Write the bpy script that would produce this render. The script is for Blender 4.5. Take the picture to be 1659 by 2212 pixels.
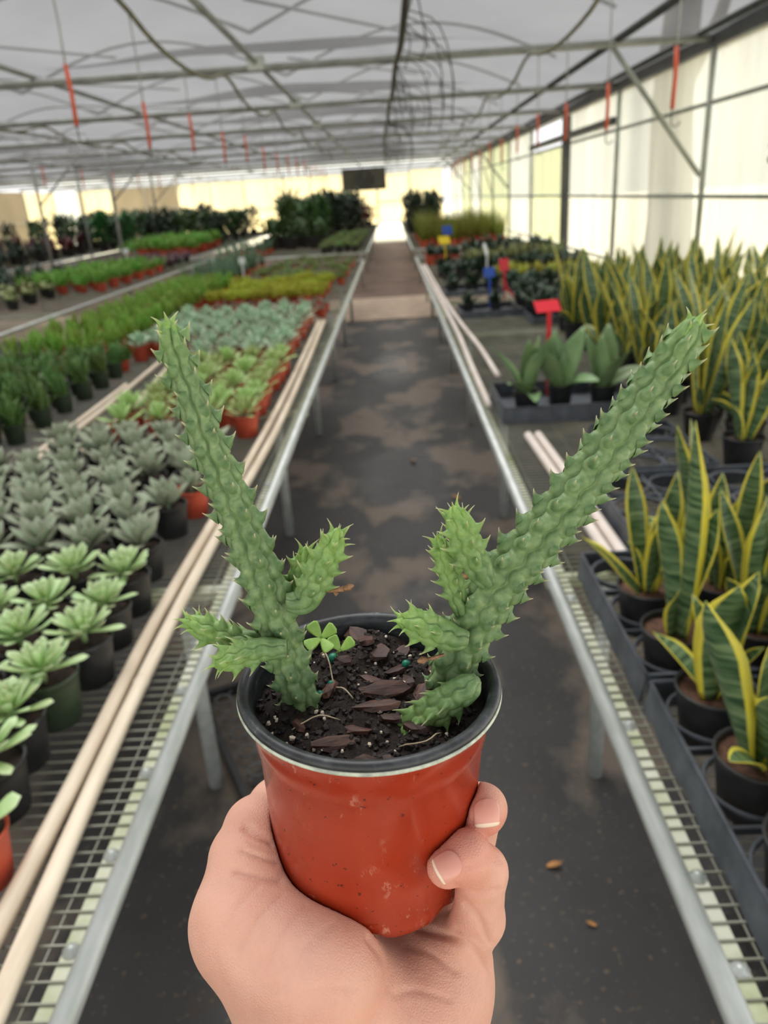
import bpy, math, random
import numpy as np
from mathutils import Vector, Matrix

# ------------------------------------------------------------------ scene, camera, light
for o in list(bpy.data.objects):
    bpy.data.objects.remove(o, do_unlink=True)
scene = bpy.context.scene
COL = scene.collection
PI = math.pi
rnd = random.Random(7)

CAM_POS = Vector((0.0, 0.0, 1.55))
CAM_ROT = Matrix(((0.99779, 0.05222, 0.02850),
                  (0.00696, 0.38070, -0.92467),
                  (-0.05914, 0.92282, 0.37949)))
cd = bpy.data.cameras.new('camera')
cam = bpy.data.objects.new('camera', cd)
COL.objects.link(cam)
R4 = CAM_ROT.to_quaternion().to_matrix()
cam.matrix_world = Matrix.Translation(CAM_POS) @ R4.to_4x4()
cd.sensor_fit = 'HORIZONTAL'
cd.sensor_width = 36.0
cd.lens = 36.0 * 1661.0 / 1659.0
cd.clip_start = 0.02
cd.clip_end = 300
cd.dof.use_dof = True
cd.dof.focus_distance = 0.272
cd.dof.aperture_fstop = 19.0
scene.camera = cam

world = bpy.data.worlds.new('overcast_sky')
scene.world = world
world.use_nodes = True
bg = world.node_tree.nodes['Background']
bg.inputs[0].default_value = (0.975, 0.985, 1.0, 1)
bg.inputs[1].default_value = 1.5

sd = bpy.data.lights.new('hazy_sun_offscreen', 'SUN')
sun = bpy.data.objects.new('hazy_sun_offscreen', sd)
COL.objects.link(sun)
sd.energy = 14.0
sd.angle = math.radians(50)
sd.color = (1.0, 0.98, 0.95)
sun.rotation_euler = (math.radians(-22), math.radians(-8), 0)

vs = scene.view_settings
vs.view_transform = 'Standard'
vs.look = 'None'
vs.exposure = 0.0
vs.gamma = 1.0
vs.use_curve_mapping = False
scene.cycles.transparent_max_bounces = 16

# ------------------------------------------------------------------ helpers
def tag(o, label=None, cat=None, group=None, kind=None):
    if label: o['label'] = label
    if cat: o['category'] = cat
    if group: o['group'] = group
    if kind: o['kind'] = kind
    return o

def empty(name, loc=(0, 0, 0), rotz=0.0, scale=1.0, parent=None):
    o = bpy.data.objects.new(name, None)
    COL.objects.link(o)
    o.empty_display_size = 0.05
    o.location = loc
    o.rotation_euler = (0, 0, rotz)
    o.scale = (scale,) * 3
    if parent: o.parent = parent
    return o

def link(name, mesh, parent=None, mtx=None):
    o = bpy.data.objects.new(name, mesh)
    COL.objects.link(o)
    if parent: o.parent = parent
    if mtx is not None: o.matrix_basis = mtx
    return o

class MB:
    """collects vertices, faces and per-vertex values for one mesh"""
    def __init__(self):
        self.v = []; self.f = []; self.a = {}
    def add(self, V, F, **at):
        b = len(self.v)
        self.v.extend([tuple(p) for p in V])
        self.f.extend([tuple(i + b for i in f) for f in F])
        for k, vals in at.items():
            L = self.a.setdefault(k, [])
            L.extend([0.0] * (b - len(L)))
            L.extend(vals)
        return self
    def merge(self, o, m=None, mul=None):
        V = o.v if m is None else [tuple(m @ Vector(p)) for p in o.v]
        self.add(V, o.f, **o.a)
        return self
    def box(self, x0, x1, y0, y1, z0, z1):
        V = [(x, y, z) for x in (x0, x1) for y in (y0, y1) for z in (z0, z1)]
        F = [(0, 1, 3, 2), (4, 6, 7, 5), (0, 4, 5, 1), (2, 3, 7, 6), (0, 2, 6, 4), (1, 5, 7, 3)]
        return self.add(V, F)
    def tube(self, pts, r, n=8, cap=True):
        P = [Vector(p) for p in pts]
        R = r if isinstance(r, (list, tuple)) else [r] * len(P)
        V = []; F = []
        T = []
        for i in range(len(P)):
            t = (P[min(i + 1, len(P) - 1)] - P[max(i - 1, 0)])
            T.append(t.normalized() if t.length > 1e-9 else Vector((0, 0, 1)))
        up = Vector((0, 0, 1)) if abs(T[0].z) < 0.9 else Vector((0, 1, 0))
        A = T[0].cross(up).normalized()
        for i, p in enumerate(P):
            A = (A - T[i] * A.dot(T[i])).normalized()
            B = T[i].cross(A)
            for k in range(n):
                a = 2 * PI * k / n
                V.append(p + (A * math.cos(a) + B * math.sin(a)) * R[i])
        for i in range(len(P) - 1):
            for k in range(n):
                F.append((i * n + k, i * n + (k + 1) % n, (i + 1) * n + (k + 1) % n, (i + 1) * n + k))
        if cap:
            F.append(tuple(range(n))[::-1])
            F.append(tuple((len(P) - 1) * n + k for k in range(n)))
        return self.add(V, F)
    def lathe(self, prof, n=24, c=(0, 0, 0), closed=False, wob=None):
        V = []; F = []
        for i, (r, z) in enumerate(prof):
            for k in range(n):
                a = 2 * PI * k / n
                dz = wob(i, a) if wob else 0
                V.append((c[0] + r * math.cos(a), c[1] + r * math.sin(a), c[2] + z + dz))
        m = len(prof)
        for i in range(m if closed else m - 1):
            j = (i + 1) % m
            for k in range(n):
                F.append((i * n + k, i * n + (k + 1) % n, j * n + (k + 1) % n, j * n + k))
        return self.add(V, F)
    def disc(self, r, z, n=20, c=(0, 0), jit=0.0, rings=3, rs=None):
        rs = rs or rnd
        V = [(c[0], c[1], z)]; F = []
        for i in range(1, rings + 1):
            for k in range(n):
                a = 2 * PI * k / n
                q = r * i / rings
                V.append((c[0] + q * math.cos(a), c[1] + q * math.sin(a), z + rs.uniform(-jit, jit)))
        for k in range(n):
            F.append((0, 1 + k, 1 + (k + 1) % n))
        for i in range(rings - 1):
            for k in range(n):
                b = 1 + i * n
                F.append((b + k, b + n + k, b + n + (k + 1) % n, b + (k + 1) % n))
        return self.add(V, F)
    def mesh(self, name, mat, smooth=True):
        me = bpy.data.meshes.new(name)
        me.from_pydata(self.v, [], self.f)
        for k, L in self.a.items():
            L = L + [0.0] * (len(self.v) - len(L))
            at = me.attributes.new(k, 'FLOAT', 'POINT')
            at.data.foreach_set('value', L)
        if mat: me.materials.append(mat)
        if smooth:
            me.polygons.foreach_set('use_smooth', [True] * len(me.polygons))
        me.update()
        return me
    def build(self, name, mat, parent=None, smooth=True, mtx=None):
        return link(name, self.mesh(name, mat, smooth), parent, mtx)

def catmull(pts, n):
    P = np.array(pts, float)
    P = np.vstack([2 * P[0] - P[1], P, 2 * P[-1] - P[-2]])
    out = []
    m = len(P) - 3
    for s in np.linspace(0, m, n):
        i = min(int(s), m - 1); t = s - i
        a, b, c, d = P[i], P[i + 1], P[i + 2], P[i + 3]
        out.append(0.5 * ((2 * b) + (-a + c) * t + (2 * a - 5 * b + 4 * c - d) * t * t + (-a + 3 * b - 3 * c + d) * t ** 3))
    return np.array(out)

# ------------------------------------------------------------------ materials
M = {}
def lin(c):
    return tuple(((x / 255) / 12.92 if x <= 10 else (((x / 255) + 0.055) / 1.055) ** 2.4) for x in c) + (1,)

class NT:
    def __init__(self, name):
        self.m = bpy.data.materials.new(name); self.m.use_nodes = True
        self.t = self.m.node_tree
        self.p = self.t.nodes['Principled BSDF']
        self.out = self.t.nodes['Material Output']
        M[name] = self.m
    def n(self, typ, **kw):
        x = self.t.nodes.new(typ)
        for k, v in kw.items(): setattr(x, k, v)
        return x
    def l(self, a, b): self.t.links.new(a, b)
    def noise(self, scale, detail=4, rough=0.6, co='Object', stretch=None):
        tc = self.n('ShaderNodeTexCoord')
        nz = self.n('ShaderNodeTexNoise')
        nz.inputs['Scale'].default_value = scale
        nz.inputs['Detail'].default_value = detail
        nz.inputs['Roughness'].default_value = rough
        if stretch:
            mp = self.n('ShaderNodeMapping'); mp.inputs['Scale'].default_value = stretch
            self.l(tc.outputs[co], mp.inputs['Vector']); self.l(mp.outputs[0], nz.inputs['Vector'])
        else:
            self.l(tc.outputs[co], nz.inputs['Vector'])
        return nz.outputs['Fac']
    def ramp(self, fac, stops):
        r = self.n('ShaderNodeValToRGB')
        el = r.color_ramp.elements
        while len(el) < len(stops): el.new(0.5)
        for e, (p, c) in zip(el, stops):
            e.position = p; e.color = c if len(c) == 4 else lin(c)
        self.l(fac, r.inputs[0])
        return r.outputs[0]
    def mix(self, fac, a, b):
        x = self.n('ShaderNodeMix', data_type='RGBA')
        for s, v in ((0, fac), (6, a), (7, b)):
            if hasattr(v, 'links') or isinstance(v, bpy.types.NodeSocket): self.l(v, x.inputs[s])
            else: x.inputs[s].default_value = v
        return x.outputs[2]
    def math(self, op, a, b=0.0, clamp=False):
        x = self.n('ShaderNodeMath', operation=op, use_clamp=clamp)
        for s, v in ((0, a), (1, b)):
            if isinstance(v, bpy.types.NodeSocket): self.l(v, x.inputs[s])
            else: x.inputs[s].default_value = v
        return x.outputs[0]
    def attr(self, name):
        x = self.n('ShaderNodeAttribute', attribute_name=name)
        return x.outputs['Fac']
    def rand(self): return self.n('ShaderNodeObjectInfo').outputs['Random']
    def color(self, c): self.l(c, self.p.inputs['Base Color'])
    def bump(self, h, strength=0.3, dist=0.01):
        b = self.n('ShaderNodeBump')
        b.inputs['Strength'].default_value = strength
        b.inputs['Distance'].default_value = dist
        self.l(h, b.inputs['Height']); self.l(b.outputs[0], self.p.inputs['Normal'])
    def set(self, **kw):
        for k, v in kw.items(): self.p.inputs[k.replace('_', ' ')].default_value = v
        return self

def simple(name, c1, c2=None, scale=20, rough=0.55, bump=0.0, metal=0.0, spec=0.5, lo=0.35, hi=0.65, co='Object', stretch=None, detail=4, bdist=0.005):
    t = NT(name)
    t.set(Roughness=rough, Metallic=metal, Specular_IOR_Level=spec)
    t.p.inputs['Base Color'].default_value = lin(c1)
    if c2:
        nz = t.noise(scale, detail, co=co, stretch=stretch)
        t.color(t.ramp(nz, [(lo, c1), (hi, c2)]))
        if bump: t.bump(nz, bump, bdist)
    return t

def leafmat(name, c1, c2, rough=0.45, scale=14, tipc=None, edgec=None, hue=0.12, sub=0.0):
    """leaf colour: noise between two greens, per-plant variation, own tip and edge tint"""
    t = NT(name); t.set(Roughness=rough, Specular_IOR_Level=0.4)
    c = t.ramp(t.noise(scale), [(0.3, c1), (0.7, c2)])
    if tipc: c = t.mix(t.math('MULTIPLY', t.math('POWER', t.attr('v'), 3.0), 0.8), c, lin(tipc))
    if edgec: c = t.mix(t.math('MULTIPLY', t.math('POWER', t.attr('u'), 3.0), 0.75), c, lin(edgec))
    hs = t.n('ShaderNodeHueSaturation')
    r = t.rand()
    t.l(t.math('ADD', t.math('MULTIPLY', r, hue * 0.25), 0.5 - hue * 0.125), hs.inputs['Hue'])
    t.l(t.math('ADD', t.math('MULTIPLY', r, hue * 2), 1 - hue), hs.inputs['Value'])
    t.l(c, hs.inputs['Color']); t.color(hs.outputs[0])
    if sub:
        t.set(Subsurface_Weight=sub, Subsurface_Scale=0.01)
    return t

# galvanised steel, plastics, wood
t = simple('galvanised', (196, 200, 197), (172, 178, 172), 14, 0.42, 0.05, 0.35, stretch=(3, .6, 3))
t = NT('algae_flange'); t.set(Roughness=0.6)
t.color(t.ramp(t.noise(9, 5), [(0.3, (150, 160, 112)), (0.55, (196, 198, 176)), (0.75, (206, 208, 198))]))
simple('wire', (150, 150, 138), (120, 122, 104), 6, 0.5, 0, 0.3)
simple('black_plastic', (30, 31, 32), (44, 45, 47), 30, 0.42, 0.05)
simple('tray_plastic', (60, 65, 71), (84, 89, 96), 18, 0.5, 0.05)
simple('green_plastic', (56, 72, 50), (48, 62, 44), 20, 0.45)
simple('terracotta_plastic', (196, 84, 56), (180, 70, 46), 12, 0.5, 0.04)
simple('pole_wood', (236, 222, 200), (210, 192, 168), 7, 0.6, 0.05, stretch=(6, .5, 6))
simple('white_pvc', (240, 228, 220), (222, 208, 196), 5, 0.45, 0.0)
simple('soil_far', (62, 44, 34), (34, 25, 20), 60, 0.95, 0.4)
simple('soil_brown', (118, 84, 66), (70, 50, 40), 70, 0.95, 0.5)
simple('roof_steel', (150, 152, 150), (124, 126, 122), 5, 0.5, 0.0, 0.1)
simple('wall_steel', (166, 170, 160), (140, 146, 134), 5, 0.5, 0.0, 0.1)
simple('dark_steel', (84, 86, 86), (66, 68, 68), 5, 0.5, 0.0, 0.2)
simple('cable', (120, 118, 92), (92, 92, 72), 12, 0.6)
simple('black_hose', (34, 36, 32), (52, 54, 46), 9, 0.55)
simple('thin_wire', (150, 152, 148), None, rough=0.5, metal=0.3)
simple('orange_sleeve', (206, 92, 60), (184, 72, 46), 8, 0.5)
simple('red_label', (232, 44, 58), None, rough=0.4)
simple('blue_label', (52, 92, 190), None, rough=0.4)
simple('yellow_label', (232, 204, 40), None, rough=0.4)
simple('white_label', (224, 226, 226), None, rough=0.4)
simple('concrete', (172, 152, 132), (150, 130, 112), 5, 0.85, 0.1)
simple('brown_ground', (112, 88, 72), (84, 66, 56), 1.6, 0.85, 0.1)
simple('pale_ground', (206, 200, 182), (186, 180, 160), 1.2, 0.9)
simple('fan_grey', (92, 88, 78), (76, 74, 66), 8, 0.6)
simple('bark', (92, 84, 70), (66, 60, 52), 7, 0.9, 0.4)

t = NT('ground_cloth'); t.set(Roughness=0.6, Specular_IOR_Level=0.5)
base = t.ramp(t.noise(1.1, 5), [(0.3, (36, 35, 35)), (0.7, (58, 56, 54))])
stain = t.ramp(t.noise(1.55, 7, 0.55, stretch=(1.3, 0.8, 1)), [(0.50, (0, 0, 0)), (0.57, (255, 255, 255))])
c = t.mix(t.math('MULTIPLY', stain, 0.8), base, lin((104, 92, 80)))
brown = t.ramp(t.noise(3.3, 8, 0.7), [(0.60, (0, 0, 0)), (0.68, (255, 255, 255))])
c = t.mix(t.math('MULTIPLY', brown, 0.6), c, lin((66, 48, 36)))
speck = t.ramp(t.noise(60, 3, 0.6), [(0.63, (0, 0, 0)), (0.67, (255, 255, 255))])
c = t.mix(t.math('MULTIPLY', speck, 0.6), c, lin((118, 96, 78)))
t.color(c)
tc = t.n('ShaderNodeTexCoord')
wet = None
for (px, py, sx, sy) in ((0.02, 4.35, 2.6, 1.2), (-0.05, 7.6, 3.0, 0.9), (0.1, 2.6, 3.2, 2.0), (-0.2, 1.2, 2.5, 2.0), (0.75, 1.1, 3, 2)):
    mp = t.n('ShaderNodeMapping'); mp.vector_type = 'POINT'
    mp.inputs['Location'].default_value = (-px * sx, -py * sy, 0)
    mp.inputs['Scale'].default_value = (sx, sy, 0)
    t.l(tc.outputs['Object'], mp.inputs['Vector'])
    ln = t.n('ShaderNodeVectorMath', operation='LENGTH'); t.l(mp.outputs[0], ln.inputs[0])
    w = t.math('SUBTRACT', 1.0, ln.outputs['Value'], clamp=True)
    wet = w if wet is None else t.math('MAXIMUM', wet, w)
wet = t.math('ADD', wet, t.math('MULTIPLY', t.noise(4, 4), 0.5))
rr = t.n('ShaderNodeMapRange'); t.l(wet, rr.inputs[0])
rr.inputs[1].default_value = 0.45; rr.inputs[2].default_value = 0.95
rr.inputs[3].default_value = 0.72; rr.inputs[4].default_value = 0.16
t.l(rr.outputs[0], t.p.inputs['Roughness'])
t.bump(t.noise(5, 6), 0.25, 0.02)

def film(name, transp, tint, diff, var=0.0, scale=2.0, trans_tint=None, stretch=None):
    """thin woven or plastic sheet: part open weave, part light-diffusing"""
    t = NT(name)
    tr = t.n('ShaderNodeBsdfTransparent'); tr.inputs[0].default_value = lin(trans_tint or tint)
    tl = t.n('ShaderNodeBsdfTranslucent'); tl.inputs[0].default_value = lin(tint)
    df = t.n('ShaderNodeBsdfDiffuse'); df.inputs[0].default_value = lin(diff)
    a = t.n('ShaderNodeMixShader'); a.inputs[0].default_value = 0.4
    t.l(tl.outputs[0], a.inputs[1]); t.l(df.outputs[0], a.inputs[2])
    b = t.n('ShaderNodeMixShader'); b.inputs[0].default_value = transp
    t.l(a.outputs[0], b.inputs[1]); t.l(tr.outputs[0], b.inputs[2])
    if var:
        nz = t.noise(scale, 5, 0.6, stretch=stretch)
        t.l(t.math('ADD', t.math('MULTIPLY', nz, var), transp - var * 0.5, clamp=True), b.inputs[0])
        col = t.ramp(t.noise(scale * 0.7, 6, stretch=stretch), [(0.35, tint), (0.65, tuple(int(x * 0.86) for x in tint))])
        t.l(col, tl.inputs[0])
    t.l(b.outputs[0], t.out.inputs['Surface'])
    return t
film('shade_cloth', 0.21, (74, 74, 74), (102, 102, 103), 0.05, 1.2, (242, 242, 242))
film('poly_film', 0.75, (240, 240, 235), (220, 220, 215))
film('wall_sheet', 0.50, (240, 240, 232), (222, 222, 214), 0.30, 0.9, (253, 252, 244), stretch=(1, 3.0, 0.35))
film('wall_sheet_algae', 0.48, (234, 236, 208), (214, 216, 190), 0.30, 0.8, (250, 251, 228), stretch=(1, 3.5, 0.3))
film('end_sheet', 0.58, (252, 240, 208), (228, 216, 188), 0.3, 0.6, (255, 246, 216), stretch=(3, 1, 0.4))
film('brown_sheet', 0.24, (170, 160, 140), (150, 142, 126), 0.2, 0.6, (230, 220, 200), stretch=(3, 1, 0.4))

# ------------------------------------------------------------------ ground and floor
XL, XR = -15.0, 2.75
YE = 40.0
def flat(name, x0, x1, y0, y1, z, mat, kind='structure', th=0.05):
    o = MB().box(x0, x1, y0, y1, z - th, z).build(name, M[mat], smooth=False)
    tag(o, kind=kind)
    return o
tag(flat('floor', XL - 1, XR + 0.15, -3, 10.6, 0.0, 'ground_cloth'), 'black woven ground cloth with brown stains and wet patches', 'floor')
tag(flat('floor_walkway', XL - 1, XR + 0.15, 10.6, 13.0, 0.012, 'concrete', th=0.062), 'tan concrete cross walkway across the aisle', 'floor')
tag(flat('floor_path', XL - 1, XR + 0.15, 13.0, 29.5, 0.0, 'brown_ground'), 'brown bare ground of the aisle beyond the walkway', 'floor')
tag(flat('floor_painted_sunlit', XL - 1, XR + 0.15, 29.5, YE, 0.005, 'pale_ground'), 'far end of the aisle floor, coloured pale for the sunlight on it', 'floor')  # pale colour stands in for sunlight falling on the far floor
tag(flat('ground', -80, 60, -40, 120, -0.06, 'pale_ground'), 'pale ground outside the greenhouse', 'ground')

# ------------------------------------------------------------------ roof
BZ = 2.60
BEAM_Y = [7.37 + 2.93 * k for k in range(-3, 12)]
nx, ny = 40, 150
V = []; F = []
Y0, Y1 = -3.0, 31.0
for j in range(ny + 1):
    y = Y0 + (Y1 - Y0) * j / ny
    ph = ((y - BEAM_Y[0]) / 2.93) % 1.0
    for i in range(nx + 1):
        x = XL + (XR + 0.1 - XL) * i / nx
        bay = math.cos((x + 1.0) / 3.6 * PI)
        z = BZ + 0.10 + 0.30 * math.sin(ph * PI) * (0.55 + 0.45 * bay) + 0.015 * math.sin(3.1 * x + 1.7 * y)
        if x > 1.9: z -= (x - 1.9) * 0.12
        V.append((x, y, z))
for j in range(ny):
    for i in range(nx):
        a = j * (nx + 1) + i
        F.append((a, a + 1, a + nx + 2, a + nx + 1))
ceiling = MB().add(V, F).build('ceiling', M['shade_cloth'])
tag(ceiling, 'grey translucent shade cloth stretched over the roof pipes', 'ceiling', kind='structure')
for y in BEAM_Y:
    if y > 4: MB().tube([(XL, y, BZ), (XR, y, BZ)], 0.032, 10).build('cross_beam', M['roof_steel'], ceiling)
for x in (-1.06, -2.95, -5.0, -7.6, -10.2, -12.8):
    MB().tube([(x, 3, BZ + 0.045), (x, YE, BZ + 0.045)], 0.022, 8).build('purlin', M['roof_steel'], ceiling)
for x, r in ((1.95, 0.032), (2.62, 0.03)):
    MB().tube([(x, 3, BZ + 0.03), (x, YE, BZ + 0.03)], r, 8).build('purlin', M['dark_steel'], ceiling)
for y in BEAM_Y:                                            # hoops and web bars above the cloth
    if y < 4 or y > 31: continue
    for x0 in (-12.1, -8.5, -4.9, -1.3):
        pts = [(x0 + 3.6 * s / 14, y + 1.46, BZ + 0.52 + 0.5 * math.sin(PI * s / 14)) for s in range(15)]
        MB().tube(pts, 0.022, 6).build('hoop', M['roof_steel'], ceiling)
        MB().tube([(x0 + 0.2, y, BZ + 0.5), (x0 + 1.8, y + 2.9, BZ + 0.62)], 0.016, 6).build('brace_bar', M['roof_steel'], ceiling)
for y in BEAM_Y:                                            # clamps where the purlin crosses a beam
    if 5 < y < 24:
        MB().box(-1.13, -0.99, y - 0.05, y + 0.05, BZ - 0.02, BZ + 0.09).build('clamp', M['galvanised'], ceiling, smooth=False)
roof2 = MB().box(XL, XR + 0.1, Y1 + 0.02, YE + 0.2, BZ + 0.30, BZ + 0.305).build('ceiling_added_film', M['poly_film'], smooth=False)  # clear bay added past the cloth so daylight brightens the far floor
tag(roof2, 'added clear roof film letting daylight onto the far end of the greenhouse', 'ceiling', kind='structure')

# ------------------------------------------------------------------ walls
wall_right = empty('wall_right', (XR, 0, 0)); tag(wall_right, 'translucent streaked plastic wall with grey pipe frame', 'wall', kind='structure')
WP = [4.44, 7.37, 10.2, 13.0, 16.2, 19.2, 22.2, 25.2, 28.2, 31.2, 34.2, 37.2]
for k in range(len(WP) - 1):
    a, b = WP[k], WP[k + 1]
    for z0, z1 in ((0.0, 0.62), (0.66, 1.36), (1.40, 2.10), (2.13, 2.52)):
        if k == 3 and z0 > 2: continue
        mm = 'wall_sheet_algae' if k in (3, 5, 6, 8) else 'wall_sheet'
        MB().box(0.035, 0.043, a + 0.015, b - 0.015, z0, z1).build('panel', M[mm], wall_right, smooth=False)
for k, y in enumerate(WP):
    r = 0.05 if k == 3 else 0.027
    if k == 3: MB().box(-0.07, 0.03, y - 0.09, y + 0.09, 0, 2.5).build('post', M['dark_steel'], wall_right, smooth=False)
    else: MB().tube([(0, y, 0), (0, y, BZ + 0.05)], r, 10).build('post', M['wall_steel'], wall_right)
for z in (0.64, 1.38, 2.115):
    MB().tube([(0.01, 3, z), (0.01, 37.2, z)], 0.019, 8).build('rail', M['wall_steel'], wall_right)
MB().box(-0.03, 0.10, 3, 37.2, 2.52, 2.66).build('eave_beam', M['dark_steel'], wall_right, smooth=False)
MB().box(-0.05, 0.05, 10.3, 16.2, 2.18, 2.26).build('header', M['dark_steel'], wall_right, smooth=False)
for y in (7.37, 19.2, 28.2):
    MB().tube([(-0.03, y, 1.55), (-0.86, y, BZ)], 0.022, 8).build('diagonal_brace', M['wall_steel'], wall_right)
for y in (22.2, 25.2, 31.2):
    MB().tube([(-0.01, y, 1.4), (-0.01, y + 3, 2.5)], 0.018, 8).build('diagonal_brace', M['wall_steel'], wall_right)

wall_back = empty('wall_back', (0, YE, 0)); tag(wall_back, 'yellowed translucent plastic end wall beyond the far benches', 'wall', kind='structure')
xs = [XL + 1.6 * i for i in range(12)]
for i in range(len(xs) - 1):
    a, b = xs[i], min(xs[i + 1], XR)
    if a < -0.3 < b:
        dr = empty('door_1', ((a + b) / 2, YE + 0.03, 0)); tag(dr, 'cream translucent plastic door at the far end of the aisle', 'door', kind='structure')
        hw = (b - a) / 2
        MB().box(-hw + .05, hw - .05, -0.004, 0.004, 0.35, 2.5).build('panel', M['end_sheet'], dr, smooth=False)
        for q in (-hw + .04, hw - .04): MB().box(q - .02, q + .02, -.02, .02, 0.0, 2.55).build('door_frame', M['roof_steel'], dr, smooth=False)
        for q in (0.33, 1.3, 2.52): MB().box(-hw + .06, hw - .06, -.02, .02, q - .02, q + .02).build('door_frame', M['roof_steel'], dr, smooth=False)
        continue
    MB().box(a + 0.02, b - 0.02, -0.01, 0.0, 0.3, 2.62).build('panel', M['brown_sheet' if i in (1, 2) else 'end_sheet'], wall_back, smooth=False)
for x in xs[:-1] + [XR]:
    MB().tube([(x, 0, 0), (x, 0, 2.9)], 0.03, 8).build('post', M['roof_steel'], wall_back)
for z in (0.3, 1.3, 2.62):
    MB().tube([(XL, 0.0, z), (-1.1, 0.0, z)], 0.02, 6).build('rail', M['roof_steel'], wall_back)
    MB().tube([(0.6, 0.0, z), (XR, 0.0, z)], 0.02, 6).build('rail', M['roof_steel'], wall_back)

wall_left = empty('wall_left', (XL, 0, 0)); tag(wall_left, 'bright translucent plastic side wall behind the distant benches', 'wall', kind='structure')
for k in range(13):
    a = 1.0 + 3 * k
    MB().box(-0.02, -0.01, a + 0.02, a + 2.98, 0.2, 2.55).build('panel', M[('wall_sheet', 'end_sheet', 'brown_sheet', 'end_sheet')[k % 4]], wall_left, smooth=False)
    MB().tube([(0, a, 0), (0, a, 2.7)], 0.03, 8).build('post', M['roof_steel'], wall_left)
MB().tube([(0, 1, 1.4), (0, YE, 1.4)], 0.02, 6).build('rail', M['roof_steel'], wall_left)

# inner posts carrying the roof over the benches further off
for i, (x, y) in enumerate(((-5.25, 15.75), (-7.1, 19.1), (-6.65, 15.7), (-10.6, 25.0), (-7.1, 25.0), (-3.9, 31.0), (-11.5, 22.0))):
    o = empty('roof_post', (x, y, 0)); tag(o, 'thin grey steel roof post ' + ['in the gap before the light green grassy plants', 'without brace, beside the burgundy plants', 'with slanting brace, at the corner of the second bench', 'behind the bench of palms and dark bushes', 'between the two benches of dark bushes', 'near the fan box past the tall green plants', 'by the wall behind the palms'][i], 'post', 'inner roof posts')
    MB().tube([(0, 0, 0), (0, 0, BZ - 0.03)], 0.03, 8).build('shaft', M['roof_steel'], o)
    MB().box(-0.06, 0.06, -0.06, 0.06, 0, 0.012).build('base_plate', M['roof_steel'], o, smooth=False)
    if i % 2 == 0:
        MB().tube([(0, 0, 1.75), (0.9, 0, BZ - 0.03)], 0.017, 6).build('brace_bar', M['roof_steel'], o)

# outside: tree trunk showing as a shadow through the wall sheet
o = empty('tree', (3.20, 9.55, -0.06)); tag(o, 'dark tree trunk outside behind the streaked wall sheet', 'tree')
MB().tube([(0, 0, 0), (0.03, 0.02, 1.2), (-0.03, 0.05, 2.4), (0.05, 0.0, 4.2)], [0.30, 0.26, 0.22, 0.16], 12).build('trunk', M['bark'], o)
MB().tube([(-0.03, 0.05, 2.3), (0.5, 0.3, 3.2), (0.9, 0.5, 4.4)], [0.1, 0.07, 0.04], 8).build('branch', M['bark'], o)
MB().tube([(0.0, 0.05, 2.6), (-0.1, -0.7, 3.6), (0.1, -1.2, 4.6)], [0.09, 0.06, 0.03], 8).build('branch', M['bark'], o)

# exhaust fan box hung at the far end of the aisle
o = empty('fan_unit', (-0.95, 30.81, 1.78)); tag(o, 'dark grey fan box hanging over the far end of the aisle', 'fan')
MB().box(-0.75, 0.85, -0.3, 0.3, 0.0, 0.75).build('housing', M['fan_grey'], o, smooth=False)
MB().lathe([(0.30, 0), (0.34, 0), (0.34, 0.05), (0.30, 0.05)], 24, closed=True).build('shroud', M['dark_steel'], o, mtx=Matrix.Translation((0.05, -0.30, 0.37)) @ Matrix.Rotation(PI / 2, 4, 'X'))
for k in range(4):
    MB().box(0.03, 0.29, -0.05, 0.05, -0.004, 0.004).build('blade', M['dark_steel'], o, smooth=False, mtx=Matrix.Translation((0.05, -0.33, 0.37)) @ Matrix.Rotation(PI / 2, 4, 'X') @ Matrix.Rotation(k * PI / 2, 4, 'Z') @ Matrix.Rotation(0.4, 4, 'X'))
for x in (-0.6, 0.7):
    MB().tube([(x, 0, 0.75), (x, 0, BZ - 1.78)], 0.012, 6).build('hanger_rod', M['roof_steel'], o)

# ------------------------------------------------------------------ cables, hose, hanging hooks
def garland(name, label, pts, r, mat, cat='cable'):
    o = MB().tube([tuple(p) for p in catmull(pts, 90)], r, 7).build(name, M[mat])
    return tag(o, label, cat)
def sagged(x, ys, zt, sag):
    P = []
    for a, b in zip(ys[:-1], ys[1:]):
        for s in range(4):
            q = s / 4
            P.append((x, a + (b - a) * q, zt - sag * 4 * q * (1 - q)))
    P.append((x, ys[-1], zt))
    return P
garland('cable', 'drooping pale olive cable looped between beams above the rosette bench', sagged(-1.32, [1.5, 4.44, 7.37, 10.3, 13.2, 16.2, 19.1, 22], BZ - 0.044, 0.14), 0.014, 'cable')
garland('cable', 'drooping pale olive cable looped between beams above the snake plant bench', sagged(1.21, [1.5, 4.44, 7.37, 10.3, 13.2, 16.2, 19.1, 22], BZ - 0.044, 0.12), 0.013, 'cable')
garland('cable', 'drooping pale cable beside the second bench', sagged(-4.1, [4.44, 7.37, 10.3, 13.2, 16.2, 19.1], BZ - 0.044, 0.13), 0.014, 'cable')
hose = empty('drip_hose', (0, 0, 0)); tag(hose, 'black irrigation hose over the aisle with many thin dangling tubes', 'hose')
hx = lambda y: float(np.interp(y, [3, 6.6, 10.3, 16, 30], [0.17, 0.12, 0.05, -0.05, -0.1]))
hp = [q for y in BEAM_Y if 4 < y < 28 for q in ((hx(y), y, BZ - 0.053), (hx(y + 1.46), y + 1.46, BZ - 0.12))]
hp = [(0.17, 2.95, BZ - 0.12)] + hp[:-1]
MB().tube([tuple(p) for p in catmull(hp, 80)], 0.022, 8).build('hose_line', M['black_hose'], hose)
tb = catmull(hp, 200)
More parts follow.
